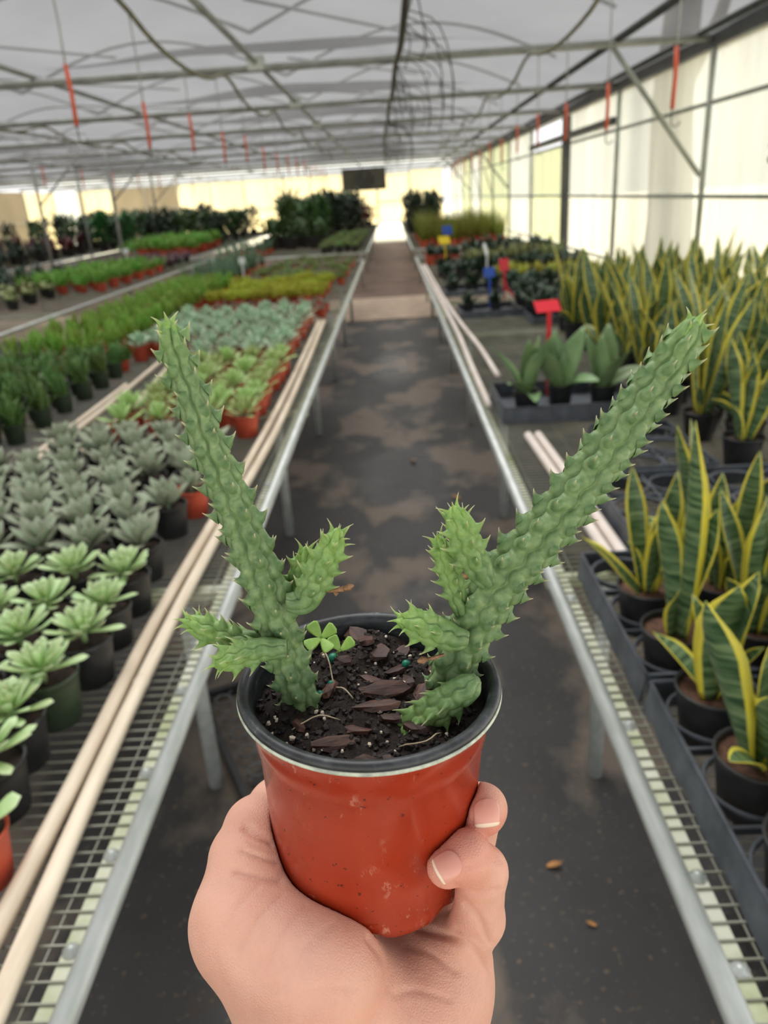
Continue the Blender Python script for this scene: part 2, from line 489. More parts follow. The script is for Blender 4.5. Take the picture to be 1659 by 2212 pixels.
for k in range(64):
    s = int(rnd.uniform(10, 150)); p = tb[s]
    L = rnd.uniform(0.15, 0.62)
    dx, dy = rnd.uniform(-0.03, 0.36), rnd.uniform(-0.1, 0.25)
    q = [tuple(p), (p[0] + dx * 0.7, p[1] + dy * 0.6, p[2] - 0.06), (p[0] + dx, p[1] + dy, p[2] - L * 0.5), (p[0] + dx * 0.9 + rnd.uniform(-.04, .04), p[1] + dy, p[2] - L)]
    MB().tube([tuple(z) for z in catmull(q, 9)], 0.004, 5).build('dangling_tube', M['black_hose'], hose)

ORD = ['first', 'second', 'third', 'fourth', 'fifth', 'sixth', 'seventh', 'eighth', 'ninth', 'tenth', 'eleventh', 'twelfth', 'thirteenth', 'fourteenth', 'fifteenth', 'sixteenth', 'seventeenth', 'eighteenth', 'nineteenth', 'twentieth'] + ['twenty-' + q for q in ('first', 'second', 'third', 'fourth', 'fifth', 'sixth', 'seventh', 'eighth', 'ninth')]
def cable_z(y, ys, zt, sag):
    for a, b in zip(ys[:-1], ys[1:]):
        if a <= y <= b:
            q = (y - a) / (b - a); return zt - sag * 4 * q * (1 - q)
    return zt
CY = [1.5, 4.44, 7.37, 10.3, 13.2, 16.2, 19.1, 22]
def hook(x, y, label, group, zb, zt):
    o = empty('hanging_hook', (x, y, zb)); tag(o, label, 'hook', group)
    MB().tube([(0, 0, 0.20), (0.004, 0.003, 0.38), (0, 0, zt - zb)], 0.0040, 5).build('wire', M['thin_wire'], o)
    MB().tube([(0, 0, 0), (0.004, 0, 0.12), (0, 0, 0.23)], 0.0095, 8).build('sleeve', M['orange_sleeve'], o)
    pts = [(0.0, 0, 0.01), (0, 0, -0.05)] + [(0.018 - 0.018 * math.cos(a), 0, -0.05 - 0.018 * math.sin(a)) for a in (0.5, 1.2, 1.9, 2.6, 3.2)]
    MB().tube(pts, 0.003, 5).build('hook_end', M['dark_steel'], o)
    return o
for k in range(14):
    y = 3.66 + 1.07 * k
    hook(-1.32, y, 'orange sleeved hook over the rosette bench, %s along the olive cable' % ORD[k], 'orange hooks over the rosette bench', 1.90 + rnd.uniform(-.03, .03), cable_z(y, CY, BZ - 0.044, 0.14))
    if k == 0:
        ch = hook(1.21, 2.70, 'orange sleeved hook with a short chain under it, over the snake plants', 'orange hooks over the snake plant bench', 1.74, cable_z(2.70, CY, BZ - 0.044, 0.12))
        for j in range(5):
            m = MB().lathe([(0.010, -0.004), (0.014, 0), (0.010, 0.004), (0.006, 0)], 12, closed=True).mesh('chain_link', M['dark_steel'])
            link('chain_link', m, ch, Matrix.Translation((0.01, 0, -0.075 - 0.02 * j)) @ Matrix.Rotation(PI / 2, 4, 'X') @ Matrix.Rotation(j % 2 * PI / 2, 4, 'Y'))
    hook(1.21, y, 'orange sleeved hook over the snake plants, %s beyond the one with a chain' % ORD[k], 'orange hooks over the snake plant bench', 1.82 + rnd.uniform(-.03, .03), cable_z(y, CY, BZ - 0.044, 0.12))
for k in range(10):
    y = 6.2 + 1.25 * k
    hook(-4.1, y, 'orange sleeved hook over the second bench, %s along its cable' % ORD[k], 'orange hooks over the second bench', 1.88, cable_z(y, CY, BZ - 0.044, 0.13))

# ------------------------------------------------------------------ benches
TOP = 0.65
def bench(label, x_front, x_back, y0, y1, legs=(), bolts=(), y_fine=99, crossbars=None):
    s = 1 if x_back > x_front else -1
    o = empty('plant_bench', ((x_front + x_back) / 2, (y0 + y1) / 2, 0)); tag(o, label, 'bench', 'wire topped plant benches')
    inv = Matrix.Translation((-(x_front + x_back) / 2, -(y0 + y1) / 2, 0))
    def b(mb, name, mat, smooth=True): return mb.build(name, M[mat], o, smooth, inv)
    b(MB().tube([(x_front + s * 0.008, y0, TOP - 0.004), (x_front + s * 0.008, y1, TOP - 0.004)], 0.0165, 14), 'front_rail', 'galvanised')
    b(MB().box(*sorted((x_front + s * 0.022, x_front + s * 0.046)), y0, y1, TOP - 0.012, TOP - 0.003), 'flange', 'algae_flange', False)
    b(MB().tube([(x_back, y0, TOP - 0.004), (x_back, y1, TOP - 0.004)], 0.0165, 10), 'back_rail', 'galvanised')
    for y in (y0, y1):
        b(MB().tube([(x_front, y, TOP - 0.006), (x_back, y, TOP - 0.006)], 0.016, 8), 'end_rail', 'galvanised')
    m = MB()
    w = 0.0012
    y = y0 + 0.02
    while y < y1:
        j = rnd.uniform(-.002, .002)
        m.box(*sorted((x_front + s * 0.024, x_back)), y + j - w, y + j + w, TOP - 0.002, TOP + 0.001)
        y += 0.0265 if y < 6 else 0.053
    x = x_front + s * 0.065
    while (x - x_back) * s < 0:
        m.box(x - w * 0.8, x + w * 0.8, y0, y1, TOP - 0.004, TOP - 0.0015)
        x += s * 0.102
    g = b(m, 'wire_mesh', 'wire', False); g['kind'] = 'stuff'
    for y in (crossbars or [q for q in legs]):
        b(MB().box(*sorted((x_front, x_back)), y - 0.018, y + 0.018, TOP - 0.04, TOP - 0.013), 'crossbar', 'algae_flange', False)
    for y in legs:
        for x in (x_front + s * 0.15, x_back - s * 0.15):
            b(MB().tube([(x, y, 0), (x, y, TOP - 0.03)], 0.021, 12), 'leg', 'galvanised')
    for y in bolts:
        b(MB().lathe([(0.0, 0.010), (0.006, 0.010), (0.007, 0.004), (0.012, 0.003), (0.013, 0.0)], 10, (x_front + s * 0.034, y, TOP - 0.003)), 'bolt', 'galvanised')
    return o
LY = [0.02 + 1.76 * k for k in range(8)]
bench('wire topped bench carrying rosette succulents beside the aisle', -0.44, -2.45, -0.3, 12.4, [LY[1] - .02] + LY[2:7], [0.72, 0.88, 1.06, 1.3, 1.9, 2.5])
RYs = [1.74, 3.63, 5.36, 7.1, 8.85, 10.6, 12.2]
bench('wire topped bench carrying snake plants between the aisle and the plastic wall', 0.345, 2.25, -0.3, 12.4, RYs, [0.66, 0.80, 1.13, 1.6])
bench('second wire topped bench, past the upright green succulents', -3.35, -6.4, 3.0, 15.2, [4, 6, 8, 10, 12, 14])
bench('third wire topped bench with burgundy and palm like plants', -7.3, -10.2, 14.0, 30.0, [15, 19, 23, 27])
bench('far bench with tall green foliage past the concrete walkway', -0.44, -3.2, 14.2, 29.0, [15, 18, 21, 24, 27])
bench('far bench with yellow grassy plants past the concrete walkway', 0.345, 2.25, 14.2, 29.0, [15, 18, 21, 24, 27])
bench('far bench with dark bushes behind the second bench', -3.9, -6.9, 16.2, 29.0, [17, 20, 24, 28])

# ------------------------------------------------------------------ loose poles lying on the benches
def pole(label, pts, r, mat, group=None, name='wooden_pole', knots=()):
    P = [tuple(p) for p in catmull(pts, 24)]
    o = empty(name, P[0]); tag(o, label, 'pole', group)
    inv = Matrix.Translation(-Vector(P[0]))
    MB().tube(P, r, 14).build('shaft', M[mat], o, mtx=inv)
    for s in knots:
        q = P[int(s * 23)]
        MB().lathe([(r * 0.98, -0.012), (r * 1.06, -0.004), (r * 1.07, 0.004), (r * 0.98, 0.012)], 14).build('knot', M[mat], o, mtx=inv @ Matrix.Translation(q) @ Matrix.Rotation(PI / 2, 4, 'X'))
ZP = TOP + 0.001
pole('long pale wooden pole on the rosette bench, the one nearer the pots', [(-0.575, 0.35, ZP + .015), (-0.583, 1.0, ZP + .015), (-0.596, 1.55, ZP + .015), (-0.585, 2.2, ZP + .015), (-0.570, 3.2, ZP + .015), (-0.580, 4.6, ZP + .015), (-0.605, 6.15, ZP + .015)], 0.0148, 'pole_wood', knots=(0.13, 0.5))
pole('long pale wooden pole on the rosette bench, the one nearer the aisle rail', [(-0.510, 0.35, ZP + .015), (-0.546, 1.0, ZP + .015), (-0.557, 1.55, ZP + .015), (-0.549, 2.2, ZP + .015), (-0.528, 3.2, ZP + .015), (-0.540, 4.6, ZP + .015), (-0.568, 6.15, ZP + .015)], 0.0148, 'pole_wood', knots=(0.3,))
pole('pale pole running under the terracotta rosettes, on the aisle side of its pair', [(-1.30, 2.90, ZP + .014), (-1.315, 3.7, ZP + .014), (-1.42, 4.9, ZP + .014)], 0.0135, 'pole_wood')
pole('pale pole running past the terracotta rosettes, on the dark tray side', [(-1.445, 2.75, ZP + .014), (-1.455, 3.7, ZP + .014), (-1.50, 4.9, ZP + .014)], 0.0135, 'pole_wood')
pole('short pale pole beside the dark tray of upright succulents', [(-1.485, 2.9, ZP + .014), (-1.497, 3.5, ZP + .014), (-1.512, 4.2, ZP + .014)], 0.0125, 'pole_wood')
pole('short white pipe by the snake plant tray, the one nearer the aisle', [(0.483, 2.85, ZP + .016), (0.50, 2.3, ZP + .016), (0.512, 1.725, ZP + .016)], 0.0155, 'white_pvc', name='plastic_pipe')
pole('short white pipe by the snake plant tray, the one nearer the wall', [(0.522, 2.85, ZP + .016), (0.538, 2.3, ZP + .016), (0.549, 1.725, ZP + .016)], 0.0155, 'white_pvc', name='plastic_pipe')
pole('long bent white pipe along the aisle rail, ending at the broad leaf tray', [(0.385, 10.7, ZP + .014), (0.392, 8.6, ZP + .014), (0.405, 6.9, ZP + .014), (0.412, 5.3, ZP + .014), (0.398, 4.2, ZP + .014), (0.392, 3.33, ZP + .014)], 0.0145, 'white_pvc', name='plastic_pipe')
pole('long bent white pipe veering onto the bare wire top', [(0.425, 10.7, ZP + .014), (0.432, 8.6, ZP + .014), (0.442, 6.9, ZP + .014), (0.47, 5.6, ZP + .014), (0.50, 4.7, ZP + .014), (0.505, 3.9, ZP + .014)], 0.0145, 'white_pvc', name='plastic_pipe')
pole('white pipe lying on the bench edge below the plastic wall', [(2.185, 5.4, ZP + .016), (2.19, 7.0, ZP + .016), (2.185, 9.3, ZP + .016)], 0.0165, 'white_pvc', name='plastic_pipe')

# ------------------------------------------------------------------ plant building blocks
def leaf(L, W, T, wf, bend=0.0, n=8, nl=7, cup=0.0, twist=0.0, wave=0.0, t0=0.0):
    """thick leaf growing along +X from the origin, face up (+Z)"""
    V = []; F = []; U = []; VV = []
    x = z = 0.0
    for i in range(nl + 1):
        t = i / nl
        th = bend * t
        if i:
            x += L / nl * math.cos(th); z += L / nl * math.sin(th)
        w = W * wf(t)
        tk = T * (0.35 + 0.65 * min(1, wf(t))) * (1 - 0.55 * t)
        tw = twist * t
        for k in range(n):
            a = 2 * PI * k / n
            yy = w * math.cos(a); zz = tk * math.sin(a) + cup * (yy * yy) / max(W, 1e-6) + wave * math.sin(t * 9) * abs(math.cos(a)) * w
            y2 = yy * math.cos(tw) - zz * math.sin(tw); z2 = yy * math.sin(tw) + zz * math.cos(tw)
            V.append((x - z2 * math.sin(th), y2, z + z2 * math.cos(th)))
            U.append(abs(math.cos(a))); VV.append(t)
    for i in range(nl):
        for k in range(n):
            F.append((i * n + k, i * n + (k + 1) % n, (i + 1) * n + (k + 1) % n, (i + 1) * n + k))
    F.append(tuple(range(n))[::-1]); F.append(tuple(nl * n + k for k in range(n)))
    return MB().add(V, F, u=U, v=VV)
spat = lambda t: 0.28 + 0.72 * math.sin(min(1, t / 0.78) * PI / 2) ** 1.6 if t < 0.8 else max(0.05, math.sqrt(max(0, 1 - ((t - 0.8) / 0.2) ** 2)) * 1.0)
lance = lambda t: max(0.03, (0.55 + 0.45 * math.sin(min(1, t / 0.55) * PI / 2)) * (1 if t < 0.55 else math.cos((t - 0.55) / 0.45 * PI / 2) ** 0.8))
sword = lambda t: max(0.03, (0.5 + 0.5 * math.sin(min(1, t / 0.6) * PI / 2)) * (1 if t < 0.66 else (1 - ((t - 0.66) / 0.34) ** 1.7)))
needle = lambda t: max(0.04, 1 - t * 0.95)
broad = lambda t: max(0.04, math.sin(PI * min(0.985, 0.10 + 0.9 * t)) ** 0.75)

def orient(az, el, r=0.0, z=0.0, roll=0.0, s=1.0):
    """leaf pointing out at azimuth az, raised by el"""
    return (Matrix.Rotation(az, 4, 'Z') @ Matrix.Translation((r, 0, z)) @ Matrix.Rotation(-el, 4, 'Y') @ Matrix.Rotation(roll, 4, 'X') @ Matrix.Scale(s, 4))

# leaf materials
leafmat('leaf_light', (158, 192, 122), (186, 212, 150), 0.42, 20, tipc=(200, 218, 174), hue=0.10, sub=0.08)
leafmat('leaf_grey', (140, 164, 132), (168, 178, 152), 0.5, 16, edgec=(160, 148, 136), hue=0.12)
leafmat('leaf_pale', (158, 192, 154), (182, 200, 172), 0.55, 16, hue=0.16)
leafmat('leaf_fine_green', (162, 192, 112), (188, 208, 140), 0.5, 18, hue=0.14)
leafmat('leaf_upright', (116, 154, 52), (146, 180, 76), 0.42, 9, hue=0.2)
leafmat('leaf_gasteria', (72, 106, 48), (106, 138, 74), 0.4, 40, hue=0.2)
leafmat('leaf_sedum', (156, 166, 34), (190, 192, 60), 0.55, 12, hue=0.14)
leafmat('leaf_lowgreen', (104, 132, 66), (132, 150, 88), 0.55, 9, hue=0.25)
leafmat('leaf_pink', (150, 132, 122), (120, 128, 96), 0.55, 9, hue=0.15)
leafmat('leaf_blue', (92, 124, 96), (112, 142, 112), 0.5, 9, hue=0.15)
leafmat('leaf_dark', (30, 54, 34), (48, 74, 46), 0.38, 12, hue=0.3)
leafmat('leaf_mid', (50, 92, 40), (74, 118, 52), 0.45, 8, hue=0.3)
leafmat('leaf_bright', (110, 164, 60), (134, 184, 78), 0.5, 8, hue=0.15)
leafmat('leaf_burgundy', (112, 36, 44), (74, 26, 34), 0.4, 7, hue=0.3)
leafmat('leaf_purple', (132, 98, 112), (102, 76, 84), 0.5, 9, hue=0.2)
leafmat('leaf_olive', (146, 146, 52), (110, 122, 48), 0.5, 8, hue=0.2)
leafmat('leaf_varieg', (100, 120, 70), (170, 172, 110), 0.45, 30, hue=0.2)
leafmat('leaf_yellow', (190, 186, 60), (150, 156, 60), 0.5, 12, hue=0.15)
leafmat('leaf_broad', (104, 138, 84), (138, 164, 116), 0.42, 14, hue=0.15, edgec=(112, 140, 92))
t = NT('snake_leaf'); t.set(Roughness=0.38, Specular_IOR_Level=0.45)
tcv = t.n('ShaderNodeTexCoord')
wv = t.n('ShaderNodeTexNoise'); mp = t.n('ShaderNodeMapping'); mp.inputs['Scale'].default_value = (90, 9, 9)
t.l(tcv.outputs['Object'], mp.inputs['Vector']); t.l(mp.outputs[0], wv.inputs['Vector'])
wv.inputs['Scale'].default_value = 1.0; wv.inputs['Detail'].default_value = 4
bands = t.ramp(wv.outputs['Fac'], [(0.40, (46, 76, 48)), (0.50, (84, 112, 74)), (0.62, (120, 142, 100))])
ed = t.math('ADD', t.attr('u'), t.math('MULTIPLY', t.noise(22, 2), 0.10))
edge = t.ramp(ed, [(0.74, (0, 0, 0)), (0.80, (255, 255, 255))])
yel = t.ramp(t.noise(30, 3), [(0.3, (212, 204, 84)), (0.7, (228, 214, 70))])
t.color(t.mix(edge, bands, yel))
t.set(Subsurface_Weight=0.05, Subsurface_Scale=0.005)

# pots
def pot_mesh(R, Hh, mat, name='pot', taper=0.76, n=24, lip=0.0035):
    pr = [(0.001, 0.002), (R * taper - 0.004, 0.002), (R * taper, 0.0), (R * taper + 0.001, 0.003), (R * (taper + (0.97 - taper) * 0.82), Hh * 0.80),
          (R * 0.965, Hh * 0.90), (R, Hh - 0.006), (R + lip * 0.3, Hh - 0.002), (R, Hh), (R - lip, Hh), (R - lip * 1.6, Hh - 0.004), (R * 0.90, Hh * 0.82)]
    return MB().lathe(pr, n).mesh(name, M[mat])
def soil_mesh(R, z, mat='soil_far', n=16):
    return MB().disc(R, z, n, jit=0.0025, rings=3).mesh('soil', M[mat])

POT = {}
for key, R, Hh, mat in (('black', 0.056, 0.098, 'black_plastic'), ('black5', 0.066, 0.105, 'black_plastic'), ('green', 0.054, 0.10, 'green_plastic'), ('terra', 0.054, 0.092, 'terracotta_plastic'), ('terra_s', 0.046, 0.075, 'terracotta_plastic'), ('black_s', 0.045, 0.08, 'black_plastic'), ('black_l', 0.09, 0.15, 'black_plastic')):
    POT[key] = (pot_mesh(R, Hh, mat), soil_mesh(R * 0.90, Hh * 0.86), R, Hh)
SOIL_BROWN = soil_mesh(0.066 * 0.90, 0.105 * 0.86, 'soil_brown')

def spawn(name, label, cat, group, loc, pot=None, parts=(), rotz=0.0, scale=1.0, soil=None):
    """one potted plant: an Empty with pot, soil and leaf parts; meshes are shared between copies"""
    o = empty(name, loc, rotz, scale); tag(o, label, cat, group)
    if pot:
        pm, sm, R, Hh = POT[pot]
        p = link('pot', pm, o); link('soil', soil or sm, p)
    for nm, me, mx in parts:
        link(nm, me, o, mx)
    return o

# rosettes as loose leaves (near) or one mesh (further away)
def rosette_parts(leaves, count, z, el0, el1, r0, s0, s1, rs, sway=0.12):
    out = []
    for i in range(count):
        q = i / (count - 1)
        az = i * 2.39996 + rs.uniform(-.1, .1)
        el = el0 + (el1 - el0) * q ** 0.8 + rs.uniform(-sway, sway)
        out.append(('leaf', leaves[i % len(leaves)], orient(az, el, r0 * (1 - q), z + 0.018 * q, rs.uniform(-.15, .15), s0 + (s1 - s0) * q)))
    return out
def rosette_mesh(lf, count, el0, el1, r0, s0, s1, mat, seed, name='rosette', sway=0.12, zz=0.018):
    rs = random.Random(seed); m = MB()
    for i in range(count):
        q = i / max(1, count - 1)
        az = i * 2.39996 + rs.uniform(-.2, .2)
        el = el0 + (el1 - el0) * q ** 0.8 + rs.uniform(-sway, sway)
        m.merge(lf[i % len(lf)], orient(az, el, r0 * (1 - q), zz * q, rs.uniform(-.2, .2), (s0 + (s1 - s0) * q) * rs.uniform(.88, 1.1)))
    return m.mesh(name, M[mat])

LIGHT = [leaf(0.064, 0.0098, 0.0032, spat, b, 8, 8, cup=0.25).mesh('leaf', M['leaf_light']) for b in (0.25, 0.45, 0.05)]
GREY = [leaf(0.084, 0.0185, 0.0044, lance, b, 8, 8, cup=0.4).mesh('leaf', M['leaf_grey']) for b in (0.35, 0.55, 0.2)]
BIGL = [leaf(0.070, 0.021, 0.005, spat, b, 8, 8, cup=0.25).mesh('leaf', M['leaf_light']) for b in (0.35, 0.5)]

# nearest: light green rosettes in black pots
g1 = 'light green rosettes in black pots'
lab1 = 'light green spoon leaved rosette succulent in a black pot beside the wooden poles'
near = [(-.676, 1.640, 'black'), (-.808, 1.655, 'black'), (-.945, 1.665, 'black'), (-.674, 1.493, 'black'), (-.803, 1.490, 'black'), (-.930, 1.50, 'black'), (-.672, 1.352, 'black'), (-.81, 1.352, 'black'), (-.94, 1.34, 'black'),
        (-.692, 1.222, 'green'), (-.706, 1.100, 'black'), (-.690, 0.980, 'black'), (-.83, 1.21, 'black'), (-.84, 1.085, 'black')]
nlabs = ['light green rosette in a black pot between the grey green rosettes and the poles', 'light green rosette in a black pot, second from the poles below the grey green ones', 'light green rosette in a black pot, third from the poles below the grey green ones', 'light green rosette in a black pot against the poles, two rows behind the green pot', 'light green rosette in a black pot, second from the poles in its row of three', 'light green rosette in a black pot, third from the poles in its row of three', 'light green rosette with large bare pot side, touching the poles behind the dark green pot', 'light green rosette beside the one touching the poles behind the dark green pot', 'light green rosette in the inner black pot behind the dark green pot', 'light green rosette succulent in a dark green pot beside the poles', 'light green rosette in a black pot just in front of the dark green pot', 'light green rosette in a black pot next to the terracotta pot', 'light green rosette in a black pot on the inner side of the dark green pot', 'light green rosette in the inner black pot, one row before the green pot']
for i, (x, y, pk) in enumerate(near):
    rs = random.Random(50 + i)
    Hh = POT[pk][3]
    cx, cy = rs.uniform(-.008, .008), rs.uniform(-.008, .008)
    parts = rosette_parts(LIGHT, 40, Hh * 0.86 + 0.020, 0.0, 1.42, 0.012, 1.15, 0.42, rs, 0.18)
    T = Matrix.Translation((cx, cy, 0))
    st = MB().tube([(0, 0, Hh * 0.8), (0, 0, Hh * 0.86 + 0.035)], [0.006, 0.007], 8).mesh('stem', M['leaf_light'])
    parts = [(a, b, T @ c) for a, b, c in parts] + [('stem', st, T)]
    lb = nlabs[i]
    spawn('rosette_succulent', lb, 'succulent', 'light green rosettes beside the poles', (x, y, TOP + .001), pk, parts, rs.uniform(0, 6), rs.uniform(.95, 1.08))
rs = random.Random(3)
spawn('rosette_succulent', 'broad leaved green rosette in a terracotta pot at the near end of the poles', 'succulent', None, (-.650, 0.838, TOP + .001), 'terra', rosette_parts(BIGL, 20, 0.095, 0.15, 1.35, 0.012, 1.0, 0.5, rs) + [('stem', MB().tube([(0, 0, .07), (0, 0, .115)], .007, 8).mesh('stem', M['leaf_light']), Matrix())], 0.6, 1.0)

# grey green rosettes in black pots
g2 = 'grey green rosettes in black pots'
lab2 = 'grey green pointed rosette succulent with purplish edges, in a black pot'
GST = MB().tube([(0, 0, .075), (0, 0, .12)], .007, 8).mesh('stem', M['leaf_grey'])
row = 0
y = 1.815
while y < 2.80:
    x = -0.70 - (0.065 if row % 2 else 0); col = 0
    while x > -1.75:
        rs = random.Random(int(x * 1000) * 7 + row)
        parts = rosette_parts(GREY, 21, 0.100, 0.22, 1.40, 0.012, 1.12, 0.55, rs, 0.2) + [('stem', GST, Matrix())]
        if not (row == 3 and col == 0) and not (y > 2.6 and -1.6 < x < -1.3):
            spawn('rosette_succulent', 'grey green pointed rosette, %s row behind the light green rosettes, %s from the poles' % (ORD[row], ORD[col]), 'succulent', g2, (x + rs.uniform(-.004, .004), y + rs.uniform(-.006, .006), TOP + .001), 'black', parts, rs.uniform(0, 6), rs.uniform(.95, 1.06))
        x -= 0.130; col += 1
    y += 0.140; row += 1
rs = random.Random(9)
spawn('rosette_succulent', 'grey green rosette in a terracotta pot against the wooden poles', 'succulent', None, (-.668, 2.25, TOP + .001), 'terra', rosette_parts(GREY, 16, 0.094, 0.3, 1.4, .012, .8, .5, rs) + [('stem', GST, Matrix())], 0.3, 0.98)

# light green rosettes in terracotta pots
fine = [leaf(0.062, 0.0085, 0.0025, spat, b, 6, 5, cup=0.2) for b in (0.35, 0.1, 0.6)]
FINE = [rosette_mesh(fine, 34, 0.0, 1.4, 0.012, 1.05, 0.5, 'leaf_fine_green', s, zz=0.03) for s in range(3)]
PALE = [rosette_mesh(fine, 30, 0.0, 1.4, 0.012, 1.1, 0.5, 'leaf_pale', s + 10, zz=0.03) for s in range(3)]
g3 = 'light green rosettes in terracotta pots'
lab3 = 'bushy light green rosette succulent in a terracotta pot'
rows3 = [[-.66, -.82, -1.0, -1.17], [-.66, -.79, -.92, -1.05, -1.19], [-.67, -.82, -.97, -1.13], [-.66, -.80, -.95, -1.10], [-.67, -.82, -.97, -1.12], [-.66, -.80, -.95, -1.10], [-.67, -.82, -.97, -1.12], [-.66, -.80, -.95, -1.10]]
n3 = 0
for row, xs_ in enumerate(rows3):
    for col, x in enumerate(xs_):
        n3 += 1
        spawn('rosette_succulent', 'light green rosette in terracotta, %s row behind the grey green block, %s from the poles' % (ORD[row], ORD[col]), 'succulent', g3, (x + rnd.uniform(-.012, .012), 3.12 + 0.165 * row + rnd.uniform(-.015, .015), TOP + .001), 'terra', [('rosette', FINE[n3 % 3], Matrix.Translation((0, 0, 0.088)) @ Matrix.Scale(rnd.uniform(1.25, 1.5), 4))], rnd.uniform(0, 6), rnd.uniform(.95, 1.08))
g4 = 'pale silvery rosettes in terracotta pots'
y = 4.52; row = 0
while y < 6.35:
    x = -0.69 - (0.04 if row % 2 else 0); col = 0
    while x > -1.72:
        if not (x < -1.25 and y < 5.0):
            spawn('rosette_succulent', 'pale silvery rosette, %s row behind the light green rosettes, %s from the poles' % (ORD[row], ORD[col]), 'succulent', g4, (x + rnd.uniform(-.012, .012), y + rnd.uniform(-.012, .012), TOP + .001), 'terra', [('rosette', PALE[rnd.randrange(3)], Matrix.Translation((0, 0, 0.088)) @ Matrix.Scale(rnd.uniform(1.2, 1.5), 4))], rnd.uniform(0, 6), rnd.uniform(.95, 1.12))
        x -= 0.155; col += 1
    y += 0.16; row += 1

# simple clump meshes for plants further off
def clump(kind, seed, mat, cnt, L, W, el0, el1, T=0.002, wf=lance, bend=0.3, spread=0.03, n=4, nl=4, zmax=0.0, wave=0):
    rs = random.Random(seed); m = MB()
    lf = [leaf(L, W, T, wf, bend * b, n, nl, wave=wave) for b in (0.5, 1.0, 1.5)]
    for i in range(cnt):
        az = rs.uniform(0, 2 * PI); rr = spread * math.sqrt(rs.random())
        el = rs.uniform(el0, el1)
        m.merge(lf[i % 3], Matrix.Translation((rr * math.cos(az * 3.7), rr * math.sin(az * 3.7), rs.uniform(0, zmax))) @ orient(az, el, 0, 0, rs.uniform(-.4, .4), rs.uniform(.65, 1.1)))
    return m.mesh(kind, M[mat])
CROWN = {}
def crown(me):
    """radius that holds nearly all of a foliage mesh"""
    if me.name not in CROWN:
        a = np.empty(len(me.vertices) * 3, np.float32); me.vertices.foreach_get('co', a)
        a = a.reshape(-1, 3); CROWN[me.name] = float(np.percentile(np.hypot(a[:, 0], a[:, 1]), 97))
    return CROWN[me.name]
def field(name, lab, cat, group, x0, x1, y0, y1, dx, dy, meshes, pot, part='foliage', zoff=None, jit=0.10, s=(.9, 1.15), skip=None, z=TOP + .001, stag=0.4, fx=None):
    """rows of one kind of potted plant; lab = (what, behind what the rows count, from what the columns count, aisle side)"""
    what, ra, ca, side = lab
    y = y0; row = 0
    while y <= y1 + 1e-6:
        xs_ = []
        x = x0 + (dx * stag if row % 2 else 0)
        while x <= x1 + 1e-6:
            if not (skip and skip(x, y)): xs_.append(fx(x) if fx else x)
            x += dx
        xs_.sort(reverse=(side < 0))
        for col, x in enumerate(xs_):
            zz = (POT[pot][3] * 0.86) if zoff is None else zoff
            me = meshes[rnd.randrange(len(meshes))]; sc = rnd.uniform(*s)
            k = min(1.0, 0.60 * min(dx, dy) / (crown(me) * sc))
            spawn(name, '%s, %s row %s, %s from %s' % (what, ORD[row], ra, ORD[col], ca), cat, group, (x + rnd.uniform(-jit, jit) * dx, y + rnd.uniform(-jit, jit) * dy, z), pot, [(part, me, Matrix.Translation((0, 0, zz)) @ Matrix.Diagonal((k, k, 1, 1)))], rnd.uniform(0, 6), sc)
        y += dy; row += 1

GAS = [clump('foliage', s, 'leaf_gasteria', 20, 0.15, 0.014, 0.6, 1.5, 0.005, lance, 0.15, 0.04, 6, 5) for s in range(3)]
field('gasteria', ('dark tongue leaved succulent', 'beyond the grey rosettes', 'the pale poles', -1), 'succulent', 'dark upright succulents', -2.385, -1.66, 2.93, 4.56, 0.12, 0.13, GAS, 'green', s=(.8, 1.0), jit=0.05)
for (x, y) in ((-1.84, 2.80), (-1.96, 2.80), (-1.68, 4.68), (-1.83, 4.68)):
    spawn('gasteria', 'upright green succulent in a small terracotta pot ' + {-1.84: 'between the dark block and the grey rosettes', -1.96: 'before the dark block, clear of grey rosettes', -1.68: 'behind the dark block, by the poles', -1.83: 'behind the dark block, second from the poles'}[x], 'succulent', 'terracotta pots by the dark block', (x, y, TOP + .001), 'terra_s', [('foliage', GAS[0], Matrix.Translation((0, 0, .06)))], 1, 0.9)
UPR = [clump('foliage', s + 5, 'leaf_upright', 26, 0.17, 0.0155, 0.55, 1.45, 0.004, lance, 0.25, 0.05, 4, 4) for s in range(3)]
field('upright_succulent', ('bright green upright succulent', 'beyond the dark block', 'the pale rosettes', -1), 'succulent', 'bright green upright succulents', -2.39, -1.80, 4.80, 8.98, 0.13, 0.165, UPR, 'terra', s=(.9, 1.05), jit=0.05)
BLU = [clump('foliage', s + 8, 'leaf_blue', 26, 0.26, 0.010, 0.7, 1.5, 0.003, needle, 0.2, 0.03, 4, 3) for s in range(2)]
field('spiky_succulent', ('blue green spiky plant', 'beyond the bright green rows', 'the aisle', -1), 'succulent', 'blue green spiky plants', -2.38, -1.8, 9.18, 11.63, 0.2, 0.22, BLU, 'terra')
DRK = [clump('foliage', s + 20, 'leaf_pink', 30, 0.05, 0.008, 0.2, 1.4, 0.003, spat, 0.3, 0.03, 4, 3) for s in range(2)]
field('low_succulent', ('small dull pinkish succulent', 'behind the pale rosettes', 'the aisle', -1), 'succulent', 'small dull succulents', -1.62, -0.60, 6.5, 7.05, 0.145, 0.15, DRK, 'terra_s')
SED = [clump('foliage', s + 30, 'leaf_sedum', 150, 0.055, 0.006, 0.0, 1.5, 0.003, lance, 0.3, 0.085, 4, 2, zmax=0.05) for s in range(3)]
field('sedum', ('puffy yellow green sedum', 'behind the dull succulents', 'the aisle', -1), 'succulent', 'yellow green sedum mounds', -1.62, -0.66, 7.25, 8.75, 0.2, 0.2, SED, 'terra', s=(.9, 1.2))
